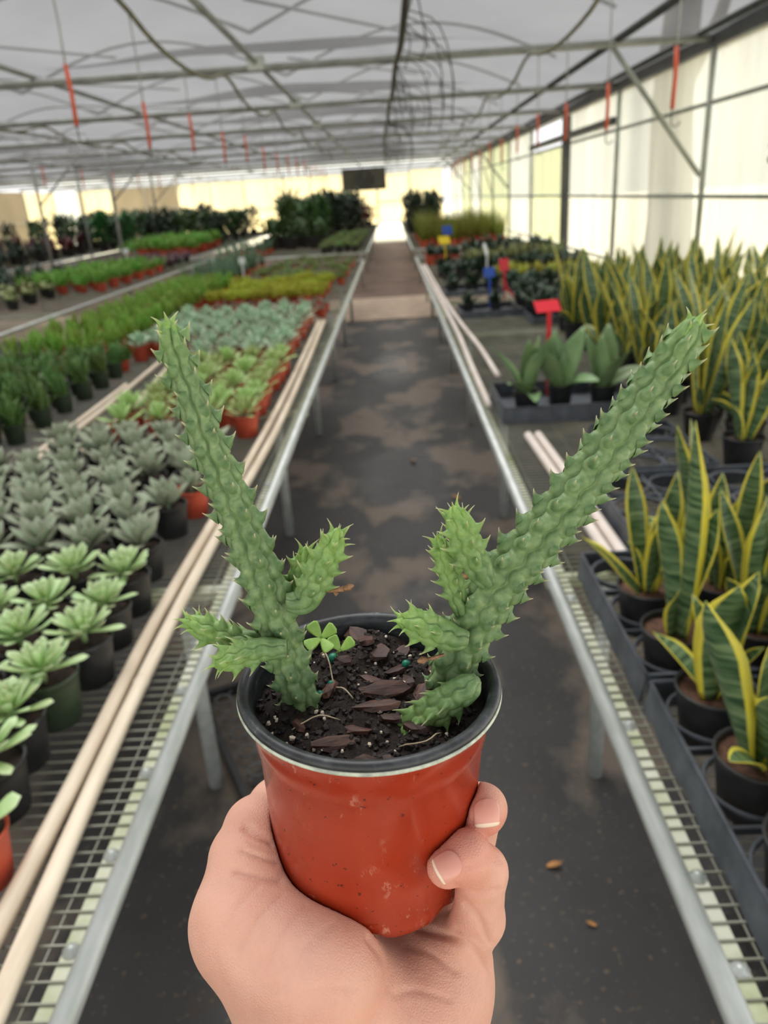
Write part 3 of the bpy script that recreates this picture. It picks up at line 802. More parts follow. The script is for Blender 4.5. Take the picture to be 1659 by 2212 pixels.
LOW = [clump('foliage', s + 40, 'leaf_lowgreen', 60, 0.06, 0.009, 0.1, 1.3, 0.003, spat, 0.3, 0.06, 4, 2, zmax=0.02) for s in range(2)]
LOWP = [clump('foliage', s + 43, 'leaf_pink', 60, 0.05, 0.008, 0.1, 1.3, 0.003, spat, 0.3, 0.06, 4, 2, zmax=0.02) for s in range(1)]
field('low_succulent', ('low green mat plant', 'behind the yellow sedum', 'the aisle', -1), 'succulent', 'low green mats', -1.65, -0.6, 9.0, 12.2, 0.21, 0.23, LOW + LOWP, 'terra_s', s=(.95, 1.25))

# second and third benches, further left
DLE = [clump('foliage', s + 50, 'leaf_dark', 26, 0.17, 0.028, 0.3, 1.2, 0.002, broad, -0.5, 0.05) for s in range(2)]
MID = [clump('foliage', s + 60, 'leaf_mid', 60, 0.20, 0.018, 0.2, 1.4, 0.002, lance, -0.5, 0.10, zmax=0.14) for s in range(3)]
BRI = [clump('foliage', s + 70, 'leaf_bright', 70, 0.13, 0.010, 0.2, 1.4, 0.002, lance, -0.4, 0.10, zmax=0.03) for s in range(2)]
VAR = [clump('foliage', s + 75, 'leaf_varieg', 26, 0.10, 0.018, 0.3, 1.3, 0.002, broad, -0.4, 0.05) for s in range(2)]
PUR = [clump('foliage', s + 80, 'leaf_purple', 50, 0.08, 0.011, 0.2, 1.4, 0.002, lance, -0.2, 0.09) for s in range(2)]
BUR = [clump('foliage', s + 85, 'leaf_burgundy', 30, 0.30, 0.026, 0.4, 1.4, 0.002, lance, -0.6, 0.05) for s in range(2)]
DPA = [clump('foliage', s + 90, 'leaf_dark', 50, 0.34, 0.016, 0.5, 1.45, 0.002, lance, -1.2, 0.04, nl=5) for s in range(2)]
OLI = [clump('foliage', s + 95, 'leaf_olive', 70, 0.48, 0.010, 0.9, 1.5, 0.002, needle, -0.3, 0.09, nl=3) for s in range(3)]
BSH = [clump('foliage', s + 100, 'leaf_mid', 150, 0.17, 0.027, 0.0, 1.4, 0.002, broad, -0.5, 0.16, zmax=0.42) for s in range(3)]
DBS = [clump('foliage', s + 105, 'leaf_dark', 150, 0.17, 0.028, 0.0, 1.4, 0.002, broad, -0.5, 0.16, zmax=0.46) for s in range(2)]
BBS = [clump('foliage', s + 108, 'leaf_burgundy', 90, 0.20, 0.026, 0.0, 1.4, 0.002, broad, -0.5, 0.18, zmax=0.30) for s in range(1)]

field('leafy_plant', ('silvery variegated plant', 'along the second bench', 'its rail', -1), 'plant', 'variegated plants on the second bench', -5.3, -4.1, 8.4, 9.7, 0.24, 0.26, VAR, 'black', s=(1, 1.3))
field('leafy_plant', ('dark broad leaved plant', 'behind the variegated ones', 'the bench rail', -1), 'plant', 'dark broad leaved plants on the second bench', -6.2, -4.75, 10.4, 12.3, 0.27, 0.3, DLE, 'black', s=(1, 1.3))
field('leafy_plant', ('bright green feathery plant', 'behind the variegated ones', 'the second bench rail', -1), 'plant', 'bright green feathery plants', -4.6, -3.62, 9.9, 12.6, 0.24, 0.26, BRI, 'terra', s=(1.1, 1.4))
field('leafy_plant', ('low purple plant', 'behind the feathery plants', 'the second bench rail', -1), 'plant', 'purple plants on the second bench', -5.3, -3.7, 13.0, 14.8, 0.26, 0.28, PUR, 'black', s=(1, 1.3))
field('palm_plant', ('dark arching palm', 'along the third bench', 'its rail', -1), 'plant', 'dark palm like plants', -9.9, -7.7, 15.6, 17.8, 0.55, 0.55, DPA, 'black_l', s=(1.3, 1.7))
field('cordyline', ('burgundy strap leaved plant', 'behind the dark palms', 'the bench rail', -1), 'plant', 'burgundy plants on the third bench', -9.4, -7.6, 18.5, 20.2, 0.42, 0.42, BUR, 'black_l', s=(1.1, 1.5))
field('bush_plant', ('dark bush', 'on the bench behind the burgundy plants', 'the grassy plants', -1), 'plant', 'dark bushes on the far bench', -9.8, -4.3, 20.9, 27.5, 0.78, 0.85, BSH + DBS, fx=lambda x: -7.47 if -7.4 < x < -6.8 else -8.14 if -8.0 < x < -7.85 else -8.80 if -8.75 < x < -8.65 else x, pot= 'black_l', s=(1.15, 1.5))
field('grassy_plant', ('light green grassy plant', 'behind the purple plants', 'the bench rail', -1), 'plant', 'light green grassy plants on the far bench', -5.4, -4.15, 16.5, 20.0, 0.36, 0.4, BRI, 'terra', s=(1.6, 2.1))
field('leafy_plant', ('blue grey plant', 'behind the concrete walkway', 'the tall green plants', -1), 'plant', 'blue grey plants behind the walkway', -3.1, -2.3, 14.5, 16.4, 0.3, 0.33, BLU, 'terra', s=(.8, 1.0))
field('bush_plant', ('tall bright green plant', 'behind the blue grey plants', 'the aisle', -1), 'plant', 'tall green plants behind the walkway', -2.5, -1.55, 16.5, 20.8, 0.47, 0.52, MID + BSH[:1], 'black_l', s=(1.3, 1.7))
field('leafy_plant', ('low green leafy plant', 'beyond the concrete walkway', 'the far aisle rail', -1), 'plant', 'low green plants beyond the walkway', -1.25, -0.6, 14.5, 20.5, 0.3, 0.34, LOW, 'black', s=(1, 1.3))
field('bush_plant', ('dark tall shrub', 'behind the tall green plants', 'the far aisle rail', -1), 'plant', 'dark shrubs on the far aisle bench', -2.6, -0.8, 21.2, 25.5, 0.65, 0.7, DBS + BSH[:1], 'black_l', s=(1.3, 1.8))
field('bush_plant', ('reddish shrub', 'behind the dark tall shrubs', 'the far aisle rail', -1), 'plant', 'reddish shrubs', -1.4, -0.7, 26.2, 27.6, 0.5, 0.6, BBS, 'black_l', s=(1.1, 1.4))

# ------------------------------------------------------------------ trays
def ring_mesh(r, w=0.004, h=0.010):
    return MB().lathe([(r, 0), (r + w, 0), (r + w, h), (r, h)], 24, closed=True).mesh('ring', M['tray_plastic'])
RING = ring_mesh(0.061)
def tray(label, x0, x1, y0, y1, nx, ny, group=None, hh=0.062, z=TOP + 0.002, rings=True, floor=False):
    cx, cy = (x0 + x1) / 2, (y0 + y1) / 2
    o = empty('plant_tray', (cx, cy, z)); tag(o, label, 'tray', group)
    a, b = (x1 - x0) / 2, (y1 - y0) / 2
    fl = 0.002
    def wall(p, q, nrm):
        m = MB()
        P, Q, N = Vector((p[0], p[1], 0)), Vector((q[0], q[1], 0)), Vector((nrm[0], nrm[1], 0))
        sec = [(0.012, 0.0), (fl, hh), (fl - 0.004, hh), (0.007, 0.0)]
        segs = 9
        V = []; F = []
        for i in range(segs + 1):
            base = P.lerp(Q, i / segs)
            notch = 0.010 if (i % 3 == 1) else 0.0
            for k, (d, zz) in enumerate(sec):
                V.append(base + N * d + Vector((0, 0, zz if k in (1, 2) else notch)))
        for i in range(segs):
            for k in range(4):
                F.append((i * 4 + k, i * 4 + (k + 1) % 4, i * 4 + 4 + (k + 1) % 4, i * 4 + 4 + k))
        F.append((0, 1, 2, 3)); F.append(tuple(segs * 4 + k for k in (3, 2, 1, 0)))
        m.add(V, F)
        w = m.build('side_wall', M['tray_plastic'], o, smooth=False)
        lp = MB()
        e0, e1 = P + N * fl, Q + N * fl
        lp.tube([e0 + Vector((0, 0, hh)), e1 + Vector((0, 0, hh))], 0.0032, 6)
        lp.build('lip', M['tray_plastic'], w)
    wall((-a, -b), (a, -b), (0, -1)); wall((a, -b), (a, b), (1, 0)); wall((a, b), (-a, b), (0, 1)); wall((-a, b), (-a, -b), (-1, 0))
    cells = []
    for i in range(nx):
        for j in range(ny):
            px, py = -a + (i + .5) * 2 * a / nx, -b + (j + .5) * 2 * b / ny
            cells.append((cx + px, cy + py))
            if rings:
                link('ring', RING, o, Matrix.Translation((px, py, hh - 0.020)) @ Matrix.Scale(min(a / nx, b / ny) / 0.0665, 4))
    if rings:
        for i in range(1, nx):
            px = -a + i * 2 * a / nx
            MB().box(px - .003, px + .003, -b, b, hh - 0.022, hh - 0.010).build('strut', M['tray_plastic'], o, smooth=False)
        for j in range(1, ny):
            py = -b + j * 2 * b / ny
            MB().box(-a, a, py - .003, py + .003, hh - 0.022, hh - 0.010).build('strut', M['tray_plastic'], o, smooth=False)
    if floor:
        MB().box(-a, a, -b, b, 0.001, 0.004).build('tray_floor', M['tray_plastic'], o, smooth=False)
    return cells

tray('black ring tray holding snake plants, the one at the near end of the bench', 0.425, 0.735, 0.665, 1.165, 2, 3)
tray('black ring tray holding snake plants, with an empty ring beside the short white pipes', 0.425, 0.735, 1.19, 1.70, 2, 3)
tray('black ring tray of snake plants on the wall side of the near trays, nearest end', 0.765, 1.075, 0.665, 1.165, 2, 3)
tray('black ring tray of snake plants on the wall side of the near trays, far end', 0.765, 1.075, 1.19, 1.70, 2, 3)
tray('empty black ring tray past the near snake plants, on the aisle side', 0.582, 0.885, 1.76, 2.26, 2, 3)
tray('empty black ring tray past the near snake plants, on the wall side', 0.915, 1.225, 1.76, 2.26, 2, 3)
tray('empty black ring tray in front of the tall snake plants', 0.70, 0.985, 2.30, 2.78, 2, 3)
tray('deep black tray holding three broad leaved plants and a red label', 0.425, 0.985, 3.06, 3.50, 3, 2, hh=0.07, rings=False, floor=True)
tray('black tray with two small plants and a blue label', 0.50, 0.94, 5.95, 6.40, 3, 3, rings=False, floor=True, hh=0.05)
tray('black tray of dark rosettes beside the empty wire top', 0.965, 1.472, 5.50, 6.05, 3, 3, rings=False, floor=True, hh=0.05)
tray('black tray of dark rosettes nearer the plastic wall', 1.498, 2.08, 5.50, 6.05, 3, 3, rings=False, floor=True, hh=0.05)
tray('black tray of small dark plants below the yellow label', 0.475, 1.0, 7.30, 7.85, 3, 3, rings=False, floor=True, hh=0.05)

# ------------------------------------------------------------------ snake plants
def snake(L, W, bend, twist, n=8, nl=12, cup=0.45):
    return leaf(L, W, 0.0035, sword, bend, n, nl, cup=cup, twist=twist).mesh('leaf', M['snake_leaf'])
SN = [snake(0.26, 0.029, -0.10, 0.5), snake(0.33, 0.027, 0.06, -0.6), snake(0.20, 0.026, -0.25, 0.3), snake(0.30, 0.032, 0.05, 0.9), snake(0.40, 0.026, -0.12, -0.3), snake(0.14, 0.018, -0.45, 0.6)]
SNW = [snake(0.25, 0.040, -0.08, 0.4), snake(0.22, 0.038, -0.22, -0.5), snake(0.28, 0.036, 0.05, 0.6), snake(0.19, 0.034, -0.3, 0.3), snake(0.24, 0.039, 0.08, -0.4), snake(0.14, 0.020, -0.45, 0.6)]
def snake_parts(rs, z, count, s, SN=SN):
    out = []
    a0 = rs.uniform(0, 6)
    for i in range(count):
        az = a0 + i * 2.4 + rs.uniform(-.3, .3)
        el = rs.uniform(1.22, 1.5) if i else 1.53
        if i > 3 and rs.random() < 0.35: el = rs.uniform(0.75, 1.05)
        out.append(('leaf', SN[rs.randrange(5) if i < 5 else 5], orient(az, el, rs.uniform(.004, .02), z - 0.004, rs.uniform(-1.2, 1.2), s * rs.uniform(.85, 1.1))))
    return out
nlab = ['yellow edged snake plant next to the empty tray ring by the pipes', 'tall yellow edged snake plant in the aisle side row, second from the white pipes',
        'short wide snake plant in the aisle side row, third from the white pipes', 'yellow edged snake plant in the aisle side row, fourth from the white pipes', 'yellow edged snake plant in the aisle side row, fifth from the white pipes']
nearsn = [(0.503, 1.445, 7, 0.85), (0.503, 1.275, 6, 1.0), (0.503, 1.082, 8, 0.98), (0.503, 0.915, 7, 0.98), (0.503, 0.748, 7, 0.98)]
for i, (x, y, c, s) in enumerate(nearsn):
    rs = random.Random(200 + i * 3)
    spawn('snake_plant', nlab[i], 'snake plant', 'snake plants along the aisle side of the trays', (x, y, TOP + .006), 'black5', snake_parts(rs, .09, c, s, SNW if i > 1 else SN), rs.uniform(0, 6), 1.0, soil=SOIL_BROWN)
g = 'snake plants in the inner tray rows'
for i, (x, y) in enumerate([(0.658, 1.615), (0.658, 1.45), (0.658, 1.275), (0.658, 1.082), (0.658, .915), (0.658, .748), (0.842, 1.45), (0.842, 1.275), (.842, 1.082), (.842, .915), (1.0, 1.45), (1.0, 1.275), (1.0, 1.615), (1.0, 1.082)]):
    rs = random.Random(300 + i)
    spawn('snake_plant', 'snake plant, %s tray column from the aisle, %s' % (('second', 'third', 'fourth')[0 if x < .7 else 1 if x < .9 else 2], {1.615: 'beside the empty ring', 1.45: 'one step nearer than the empty ring', 1.275: 'two steps from the empty ring', 1.082: 'three steps from the empty ring', .915: 'four steps from the empty ring', .748: 'five steps from the empty ring'}[y]), 'snake plant', g, (x, y, TOP + .006), 'black5', snake_parts(rs, .09, 7, rs.uniform(.75, 1.0)), rs.uniform(0, 6), 1.0, soil=SOIL_BROWN)
y = 2.42; row = 0
while y < 5.3:
    col = 0
    x = 1.10 + (0.09 if row % 2 else 0) + (0.0 if y < 3.6 else 0.02)
    while x < 2.15:
        if not (1.2 > x and y < 2.3):
            rs = random.Random(int(x * 100) * 31 + row)
            near_ = y < 4.2
            spawn('snake_plant', 'tall snake plant, %s row behind the empty ring trays, %s from the broad leaf tray' % (ORD[row], ORD[col]), 'snake plant', 'dense block of tall snake plants', (x + rs.uniform(-.02, .02), y + rs.uniform(-.02, .02), TOP + .001), 'black5', snake_parts(rs, .09, 7 if near_ else 6, rs.uniform(1.05, 1.32)), rs.uniform(0, 6), 1.0)
        x += 0.17; col += 1
    y += 0.175; row += 1

# broad leaved plants in the deep tray
BRD = [leaf(0.21, 0.040, 0.0022, broad, b, 8, 10, cup=0.5, twist=tw).mesh('leaf', M['leaf_broad']) for b, tw in ((-0.2, .2), (0.25, -.3), (-.75, .2))]
bl = ['broad leaved grey green plant at the pipe end of the deep tray', 'broad leaved grey green plant beside the red T label', 'broad leaved grey green plant at the wall end of the deep tray']
def vsub(rs, k):
    out = []
    for i in range(6):
        az = [2.6, 0.5, 3.9, 5.4, 1.6, 4.7][i] + rs.uniform(-.3, .3)
        out.append(('leaf', BRD[i % 3], orient(az, [1.05, 1.15, .8, 1.35, 1.4, .6][i] + rs.uniform(-.1, .1), .008, .06, rs.uniform(-.5, .5), [1, .95, .8, 1.05, .9, .7][i])))
    return out
for k, (x, y) in enumerate(((0.535, 3.20), (0.69, 3.27), (0.86, 3.22))):
    rs = random.Random(400 + k)
    spawn('leafy_plant', bl[k], 'plant', None, (x, y, TOP + .008), 'black_s', vsub(rs, k), k * 1.1, 1.25)

# dark rosettes and variegated rows further along
HAH = [clump('foliage', s + 120, 'leaf_dark', 20, 0.125, 0.022, 0.6, 1.45, 0.003, lance, -0.35, 0.03, 6, 4) for s in range(3)]
YEL = [clump('foliage', s + 125, 'leaf_yellow', 30, 0.11, 0.011, 0.6, 1.5, 0.003, lance, -0.2, 0.04, 4, 3) for s in range(2)]
VRG = [clump('foliage', s + 128, 'leaf_varieg', 24, 0.15, 0.016, 0.6, 1.5, 0.003, lance, -0.2, 0.04, 4, 3) for s in range(2)]
field('dark_rosette', ('dark pointed rosette', 'behind the bare wire top', 'the split red label', 1), 'plant', 'dark rosettes behind the red label', 1.04, 2.0, 5.60, 6.75, 0.178, 0.18, HAH, 'black_s', stag=0, jit=0.05, s=(1.0, 1.3))
field('dark_rosette', ('dark pointed rosette', 'behind the red and blue labels', 'the white pipes', 1), 'plant', 'dark rosettes past the labels', 0.55, 2.1, 7.42, 7.75, 0.18, 0.18, HAH, 'black_s', stag=0, jit=0.05, s=(1.0, 1.25))
field('yellow_plant', ('yellow leaved plant', 'behind the tray of dark rosettes', 'the white label', 1), 'plant', 'yellow leaved row', 1.0, 2.1, 8.1, 8.4, 0.15, 0.17, YEL, 'black_s', s=(1.0, 1.2))
field('dark_rosette', ('dark pointed rosette', 'behind the yellow leaved plants', 'the white pipes', 1), 'plant', 'dark rosettes around the yellow label', 0.55, 2.1, 8.75, 9.4, 0.2, 0.2, HAH, 'black_s', s=(1.0, 1.35))
field('variegated_plant', ('yellow striped plant', 'behind the yellow label', 'the aisle', 1), 'plant', 'yellow striped plants', 0.95, 2.1, 9.65, 10.3, 0.2, 0.22, VRG, 'black', s=(1.1, 1.4))
field('dark_rosette', ('dark plant in terracotta', 'beyond the white pipes', 'the aisle', 1), 'plant', 'dark plants in terracotta pots', 0.52, 0.86, 10.85, 11.5, 0.17, 0.2, HAH, 'terra', s=(1.1, 1.4))
field('dark_rosette', ('dark leafy plant', 'behind the yellow striped plants', 'the terracotta pots', 1), 'plant', 'dark leafy plants by the wall opening', 1.04, 2.1, 10.6, 12.2, 0.24, 0.27, DLE + HAH, 'black', s=(1.1, 1.5))
for (x, y) in ((0.57, 6.2), (0.78, 6.15)):
    spawn('small_plant', 'small leafy plant in the nearly empty tray, ' + ('at the pipe side' if x < .6 else 'beside the blue label'), 'plant', 'two small plants in the nearly empty tray', (x, y, TOP + .008), 'black_s', [('foliage', HAH[0], Matrix.Translation((0, 0, .065)))], x * 9, 1.0)
field('grassy_plant', ('tall yellow green grass', 'beyond the walkway', 'the aisle', 1), 'plant', 'tall yellow green grasses', 0.55, 2.1, 14.6, 18.2, 0.27, 0.3, OLI, 'terra', s=(.9, 1.25))
field('bush_plant', ('dark shrub', 'behind the yellow green grasses', 'the aisle', 1), 'plant', 'dark shrubs behind the grasses', 0.55, 1.2, 20.5, 23.5, 0.42, 0.6, DBS, 'black_l', s=(1.15, 1.5))

# ------------------------------------------------------------------ plastic plant labels
def plabel(label, x, y, z0, mat, h, w, hh, yaw=0.0, tilt=0.0, shape='T', lean=0.0):
    o = empty('plant_label', (x, y, z0), yaw); tag(o, label, 'plant label')
    o.rotation_euler = (lean, 0, yaw)
    MB().add([(-.008, -.0008, .03), (.008, -.0008, .03), (.011, -.0008, h), (-.011, -.0008, h), (-.008, .0008, .03), (.008, .0008, .03), (.011, .0008, h), (-.011, .0008, h), (0, 0, 0)],
             [(0, 1, 2, 3), (7, 6, 5, 4), (0, 3, 7, 4), (1, 5, 6, 2), (3, 2, 6, 7), (0, 8, 1), (1, 8, 5), (5, 8, 4), (4, 8, 0)]).build('stake', M[mat], o, False)
    MB().box(-w / 2, w / 2, -.001, .001, 0, hh).build('plate', M[mat], o, False, Matrix.Translation((0, 0, h - .004)) @ Matrix.Rotation(tilt, 4, 'X'))
    return o
plabel('red T shaped plant label standing in the deep tray', 0.665, 3.42, TOP + .012, 'red_label', 0.385, 0.115, 0.06, 0.25, -0.75)
o = plabel('red plant label with a split stem among the dark rosettes', 0.93, 6.75, TOP + .002, 'red_label', 0.26, 0.085, 0.10, 0.2, -0.2)
MB().tube([(0.0, 0, .17), (0.03, 0, .10), (0.10, 0, .03)], .010, 4).build('stake', M['red_label'], o, False)
plabel('blue plant label in the nearly empty tray', 0.76, 6.37, TOP + .008, 'blue_label', 0.25, 0.09, 0.075, 0.1, -0.3)
plabel('yellow plant label leaning by the bent white pipes', 0.62, 9.52, TOP + .002, 'yellow_label', 0.34, 0.14, 0.10, 0.3, -0.6)
plabel('blue plant label further along, before the yellow grasses', 0.80, 11.7, TOP + .002, 'blue_label', 0.34, 0.14, 0.12, 0.2, -0.3)
plabel('clear white bent plant label beside the red split label', 0.93, 8.0, TOP + .002, 'white_label', 0.30, 0.03, 0.14, 0.2, -0.7)
plabel('round headed white label rising from the sedum bench', -1.66, 8.87, TOP + .002, 'white_label', 0.30, 0.07, 0.07, 0.2, -0.3)
plabel('white label rising from the bright green feathery plants', -4.2, 12.75, TOP + .002, 'white_label', 0.30, 0.09, 0.08, 0.2, -0.3)

# ------------------------------------------------------------------ lattice tray leaning under the bench, leaf litter
simple('lattice_grey', (96, 98, 98), (74, 76, 76), 20, 0.5)
lat = empty('lattice_tray', (-0.600, 1.885, 0.026)); tag(lat, 'black plastic lattice tray with ring pattern lying on the ground beside the bench leg', 'tray')
lat.rotation_euler = (0, 0, math.radians(26))
Lx, Ly = 0.34, 0.62
for (x0, x1, y0, y1) in ((0, .02, -Ly / 2, Ly / 2), (Lx - .02, Lx, -Ly / 2, Ly / 2), (.02, Lx - .02, -Ly / 2, -Ly / 2 + .02), (.02, Lx - .02, Ly / 2 - .02, Ly / 2)):
    MB().box(x0, x1, y0, y1, -.025, .012).build('frame_bar', M['black_plastic'], lat, False)
rg = MB().lathe([(0.024, -.003), (0.030, -.003), (0.030, .003), (0.024, .003)], 18, closed=True).mesh('ring', M['lattice_grey'])
for i in range(3):
    for j in range(6):
        cx, cy = .02 + (i + .5) * (Lx - .04) / 3, -Ly / 2 + .02 + (j + .5) * (Ly - .04) / 6
        link('ring', rg, lat, Matrix.Translation((cx, cy, 0)))
        sp = MB()
        for k in range(4):
            a = k * PI / 2 + (PI / 4 if (i + j) % 2 else 0)
            r1 = 0.043 if not (i + j) % 2 else 0.055
            sp.tube([(cx + .029 * math.cos(a), cy + .029 * math.sin(a), 0), (cx + r1 * math.cos(a), cy + r1 * math.sin(a), 0)], .0025, 4)
        sp.build('spokes', M['lattice_grey'], lat, False)
simple('dry_leaf', (196, 140, 82), (150, 104, 60), 40, 0.8)
DL = leaf(0.05, 0.012, 0.001, broad, 0.5, 6, 6, cup=0.4).mesh('dry_leaf', M['dry_leaf'])
for i, (x, y, s) in enumerate(((0.30, 1.42, .8), (0.22, 3.4, 1.1), (0.30, 3.9, 1.1), (0.36, 3.0, 1.0), (0.05, 4.6, 1.2), (0.20, 2.95, 1.5), (-0.42, 3.4, 1.0), (0.38, 1.25, .5))):
    d = link('dry_leaf', DL, None, Matrix.Translation((x, y, 0.004)) @ Matrix.Rotation(i * 1.3, 4, 'Z') @ Matrix.Scale(s, 4))
    tag(d, 'small dry tan leaf lying on the black ground cloth of the aisle', 'leaf', 'dry leaves in the aisle')

# ------------------------------------------------------------------ the potted stapeliad held in the hand
t = NT('stem_skin'); t.set(Roughness=0.46, Specular_IOR_Level=0.4, Subsurface_Weight=0.10, Subsurface_Scale=0.004)
c = t.ramp(t.noise(260, 5, 0.6), [(0.32, (76, 106, 64)), (0.55, (102, 130, 84)), (0.75, (136, 158, 110))])
c = t.mix(t.math('MULTIPLY', t.attr('ridge'), 0.55), c, lin((152, 172, 120)))
c = t.mix(t.attr('young'), c, t.ramp(t.noise(300, 3), [(0.35, (112, 152, 74)), (0.65, (150, 182, 98))]))
c = t.mix(t.attr('point'), c, lin((214, 206, 170)))
t.color(c)
t.bump(t.noise(900, 3), 0.10, 0.0006)
simple('stapeliad_pot', (186, 70, 40), (172, 58, 32), 40, 0.36, 0.0)
nt_ = M['stapeliad_pot'].node_tree
t = NT('held_pot'); t.set(Roughness=0.34, Specular_IOR_Level=0.45)
c = t.ramp(t.noise(38, 4), [(0.3, (150, 44, 20)), (0.7, (164, 54, 26))])
sc = t.ramp(t.noise(190, 6, 0.75, stretch=(1, 1, 0.45)), [(0.58, (0, 0, 0)), (0.66, (255, 255, 255))])
zone = t.ramp(t.noise(26, 3), [(0.46, (0, 0, 0)), (0.60, (255, 255, 255))])
c = t.mix(t.math('MULTIPLY', t.math('MULTIPLY', sc, zone), 0.6), c, lin((206, 150, 128)))
dk = t.ramp(t.noise(330, 3, 0.6), [(0.665, (0, 0, 0)), (0.69, (255, 255, 255))])
c = t.mix(t.math('MULTIPLY', dk, 0.8), c, lin((52, 26, 18)))
t.color(c)
t.l(t.ramp(t.noise(60, 4), [(0.35, (110, 110, 110)), (0.7, (150, 150, 150))]), t.p.inputs['Roughness'])
t = NT('held_rim'); t.set(Roughness=0.4)
scf = t.ramp(t.noise(120, 6, 0.7, stretch=(1, 1, 3)), [(0.42, (34, 36, 40)), (0.62, (62, 66, 70)), (0.76, (120, 126, 126))])
t.color(scf)
simple('rim_edge', (206, 214, 196), (150, 156, 146), 220, 0.5, lo=0.4, hi=0.7)
t = NT('potting_soil'); t.set(Roughness=0.75, Specular_IOR_Level=0.45)
t.color(t.ramp(t.noise(420, 6, 0.7), [(0.3, (20, 14, 12)), (0.6, (46, 32, 26)), (0.8, (78, 54, 42))]))
t.bump(t.noise(520, 5, 0.7), 0.9, 0.002)
t = NT('bark_chip'); t.set(Roughness=0.6)
cc = t.ramp(t.noise(240, 5, 0.6, stretch=(0.4, 2, 2)), [(0.3, (46, 28, 24)), (0.55, (88, 56, 46)), (0.8, (126, 84, 66))])
hs = t.n('ShaderNodeHueSaturation'); t.l(t.math('ADD', t.math('MULTIPLY', t.rand(), 0.7), 0.38), hs.inputs['Value']); t.l(cc, hs.inputs['Color'])
t.color(hs.outputs[0]); t.bump(t.noise(300, 4, stretch=(0.4, 2, 2)), 0.5, 0.001)
simple('perlite', (226, 214, 196), (190, 170, 150), 500, 0.8)
simple('crumbs', (40, 28, 24), (24, 17, 15), 300, 0.7)
simple('pellet_green', (22, 128, 100), (16, 104, 82), 300, 0.4)
simple('clover_leaf', (152, 188, 92), (134, 172, 78), 300, 0.5)
simple('dry_stalk', (168, 128, 92), (120, 86, 62), 300, 0.7)
simple('straw', (206, 190, 160), (170, 150, 120), 300, 0.7)

PC = Vector((-0.0160, 0.2285, 1.3938))          # rim centre
PH = 0.0865
plant = empty('potted_succulent', (0, 0, 0)); tag(plant, 'two armed spiny green succulent in a terracotta pot held up by the hand', 'succulent')
Mt = Matrix.Translation(PC) @ Matrix.Rotation(math.radians(2.3), 4, 'Y') @ Matrix.Translation((0, 0, -PH))
plant.matrix_world = Mt
INV = Mt.inverted()
prof = [(0.002, 0.004), (0.0335, 0.004), (0.0345, 0.0), (0.0358, 0.0015), (0.0366, 0.006), (0.0368, 0.010), (0.0377, 0.0115), (0.0392, 0.040), (0.0404, 0.0655), (0.0414, 0.0668), (0.0420, 0.073), (0.0428, 0.0795), (0.0445, 0.0822), (0.0450, 0.0830)]
def foot(i, a):
    if i in (2, 3, 4): return 0.0028 * max(0, math.cos(8 * a)) ** 2
    return 0
pot = MB().lathe(prof, 120, wob=foot).build('pot', M['held_pot'], plant)
MB().lathe([(0.0448, 0.0822), (0.0461, 0.0825), (0.0465, 0.0831), (0.0464, 0.0839), (0.0455, 0.0843)], 120).build('rim_edge', M['rim_edge'], pot)
MB().lathe([(0.0460, 0.0838), (0.0463, 0.0848), (0.0459, 0.0860), (0.0448, 0.0868), (0.0434, 0.0867), (0.0422, 0.0856), (0.0415, 0.0838), (0.0410, 0.0790), (0.0402, 0.068)], 120).build('rim', M['held_rim'], pot)

# soil surface with its bits
SZ = PH - 0.0100
def soil_h(x, y):
    r = math.hypot(x, y)
    return SZ + 0.0022 * math.sin(190 * x + 1) * math.sin(170 * y + 2) + 0.0012 * math.sin(420 * x) * math.cos(390 * y) - 0.002 * (r / 0.04) ** 2 + 0.0065 * math.exp(-((x + 0.004) ** 2 + (y - 0.034) ** 2) / 0.00022)
V = [(0, 0, soil_h(0, 0))]; F = []
NR, NA = 34, 90
srs = random.Random(5)
for i in range(1, NR + 1):
    for k in range(NA):
        a = 2 * PI * k / NA; q = 0.0408 * i / NR
        x, y = q * math.cos(a), q * math.sin(a)
        V.append((x, y, soil_h(x, y) + srs.uniform(-.0006, .0008)))
for k in range(NA): F.append((0, 1 + k, 1 + (k + 1) % NA))
for i in range(NR - 1):
    for k in range(NA):
        b = 1 + i * NA
        F.append((b + k, b + NA + k, b + NA + (k + 1) % NA, b + (k + 1) % NA))
soil = MB().add(V, F).build('soil', M['potting_soil'], plant)
def nugget(rs, sx, sy, sz, n=7):
    m = MB(); V = []; F = []
    for k in range(n):
        a = 2 * PI * k / n; q = rs.uniform(.65, 1.1)
        V.append((sx * q * math.cos(a), sy * q * math.sin(a), -sz * rs.uniform(.6, 1)))
    for k in range(n):
        a = 2 * PI * k / n; q = rs.uniform(.55, 1.0)
        V.append((sx * q * math.cos(a), sy * q * math.sin(a), sz * rs.uniform(.4, 1)))
    V.append((0, 0, sz * 1.1))
    for k in range(n):
        F.append((k, (k + 1) % n, n + (k + 1) % n, n + k)); F.append((n + k, n + (k + 1) % n, 2 * n))
    F.append(tuple(range(n))[::-1])
    return m.add(V, F)
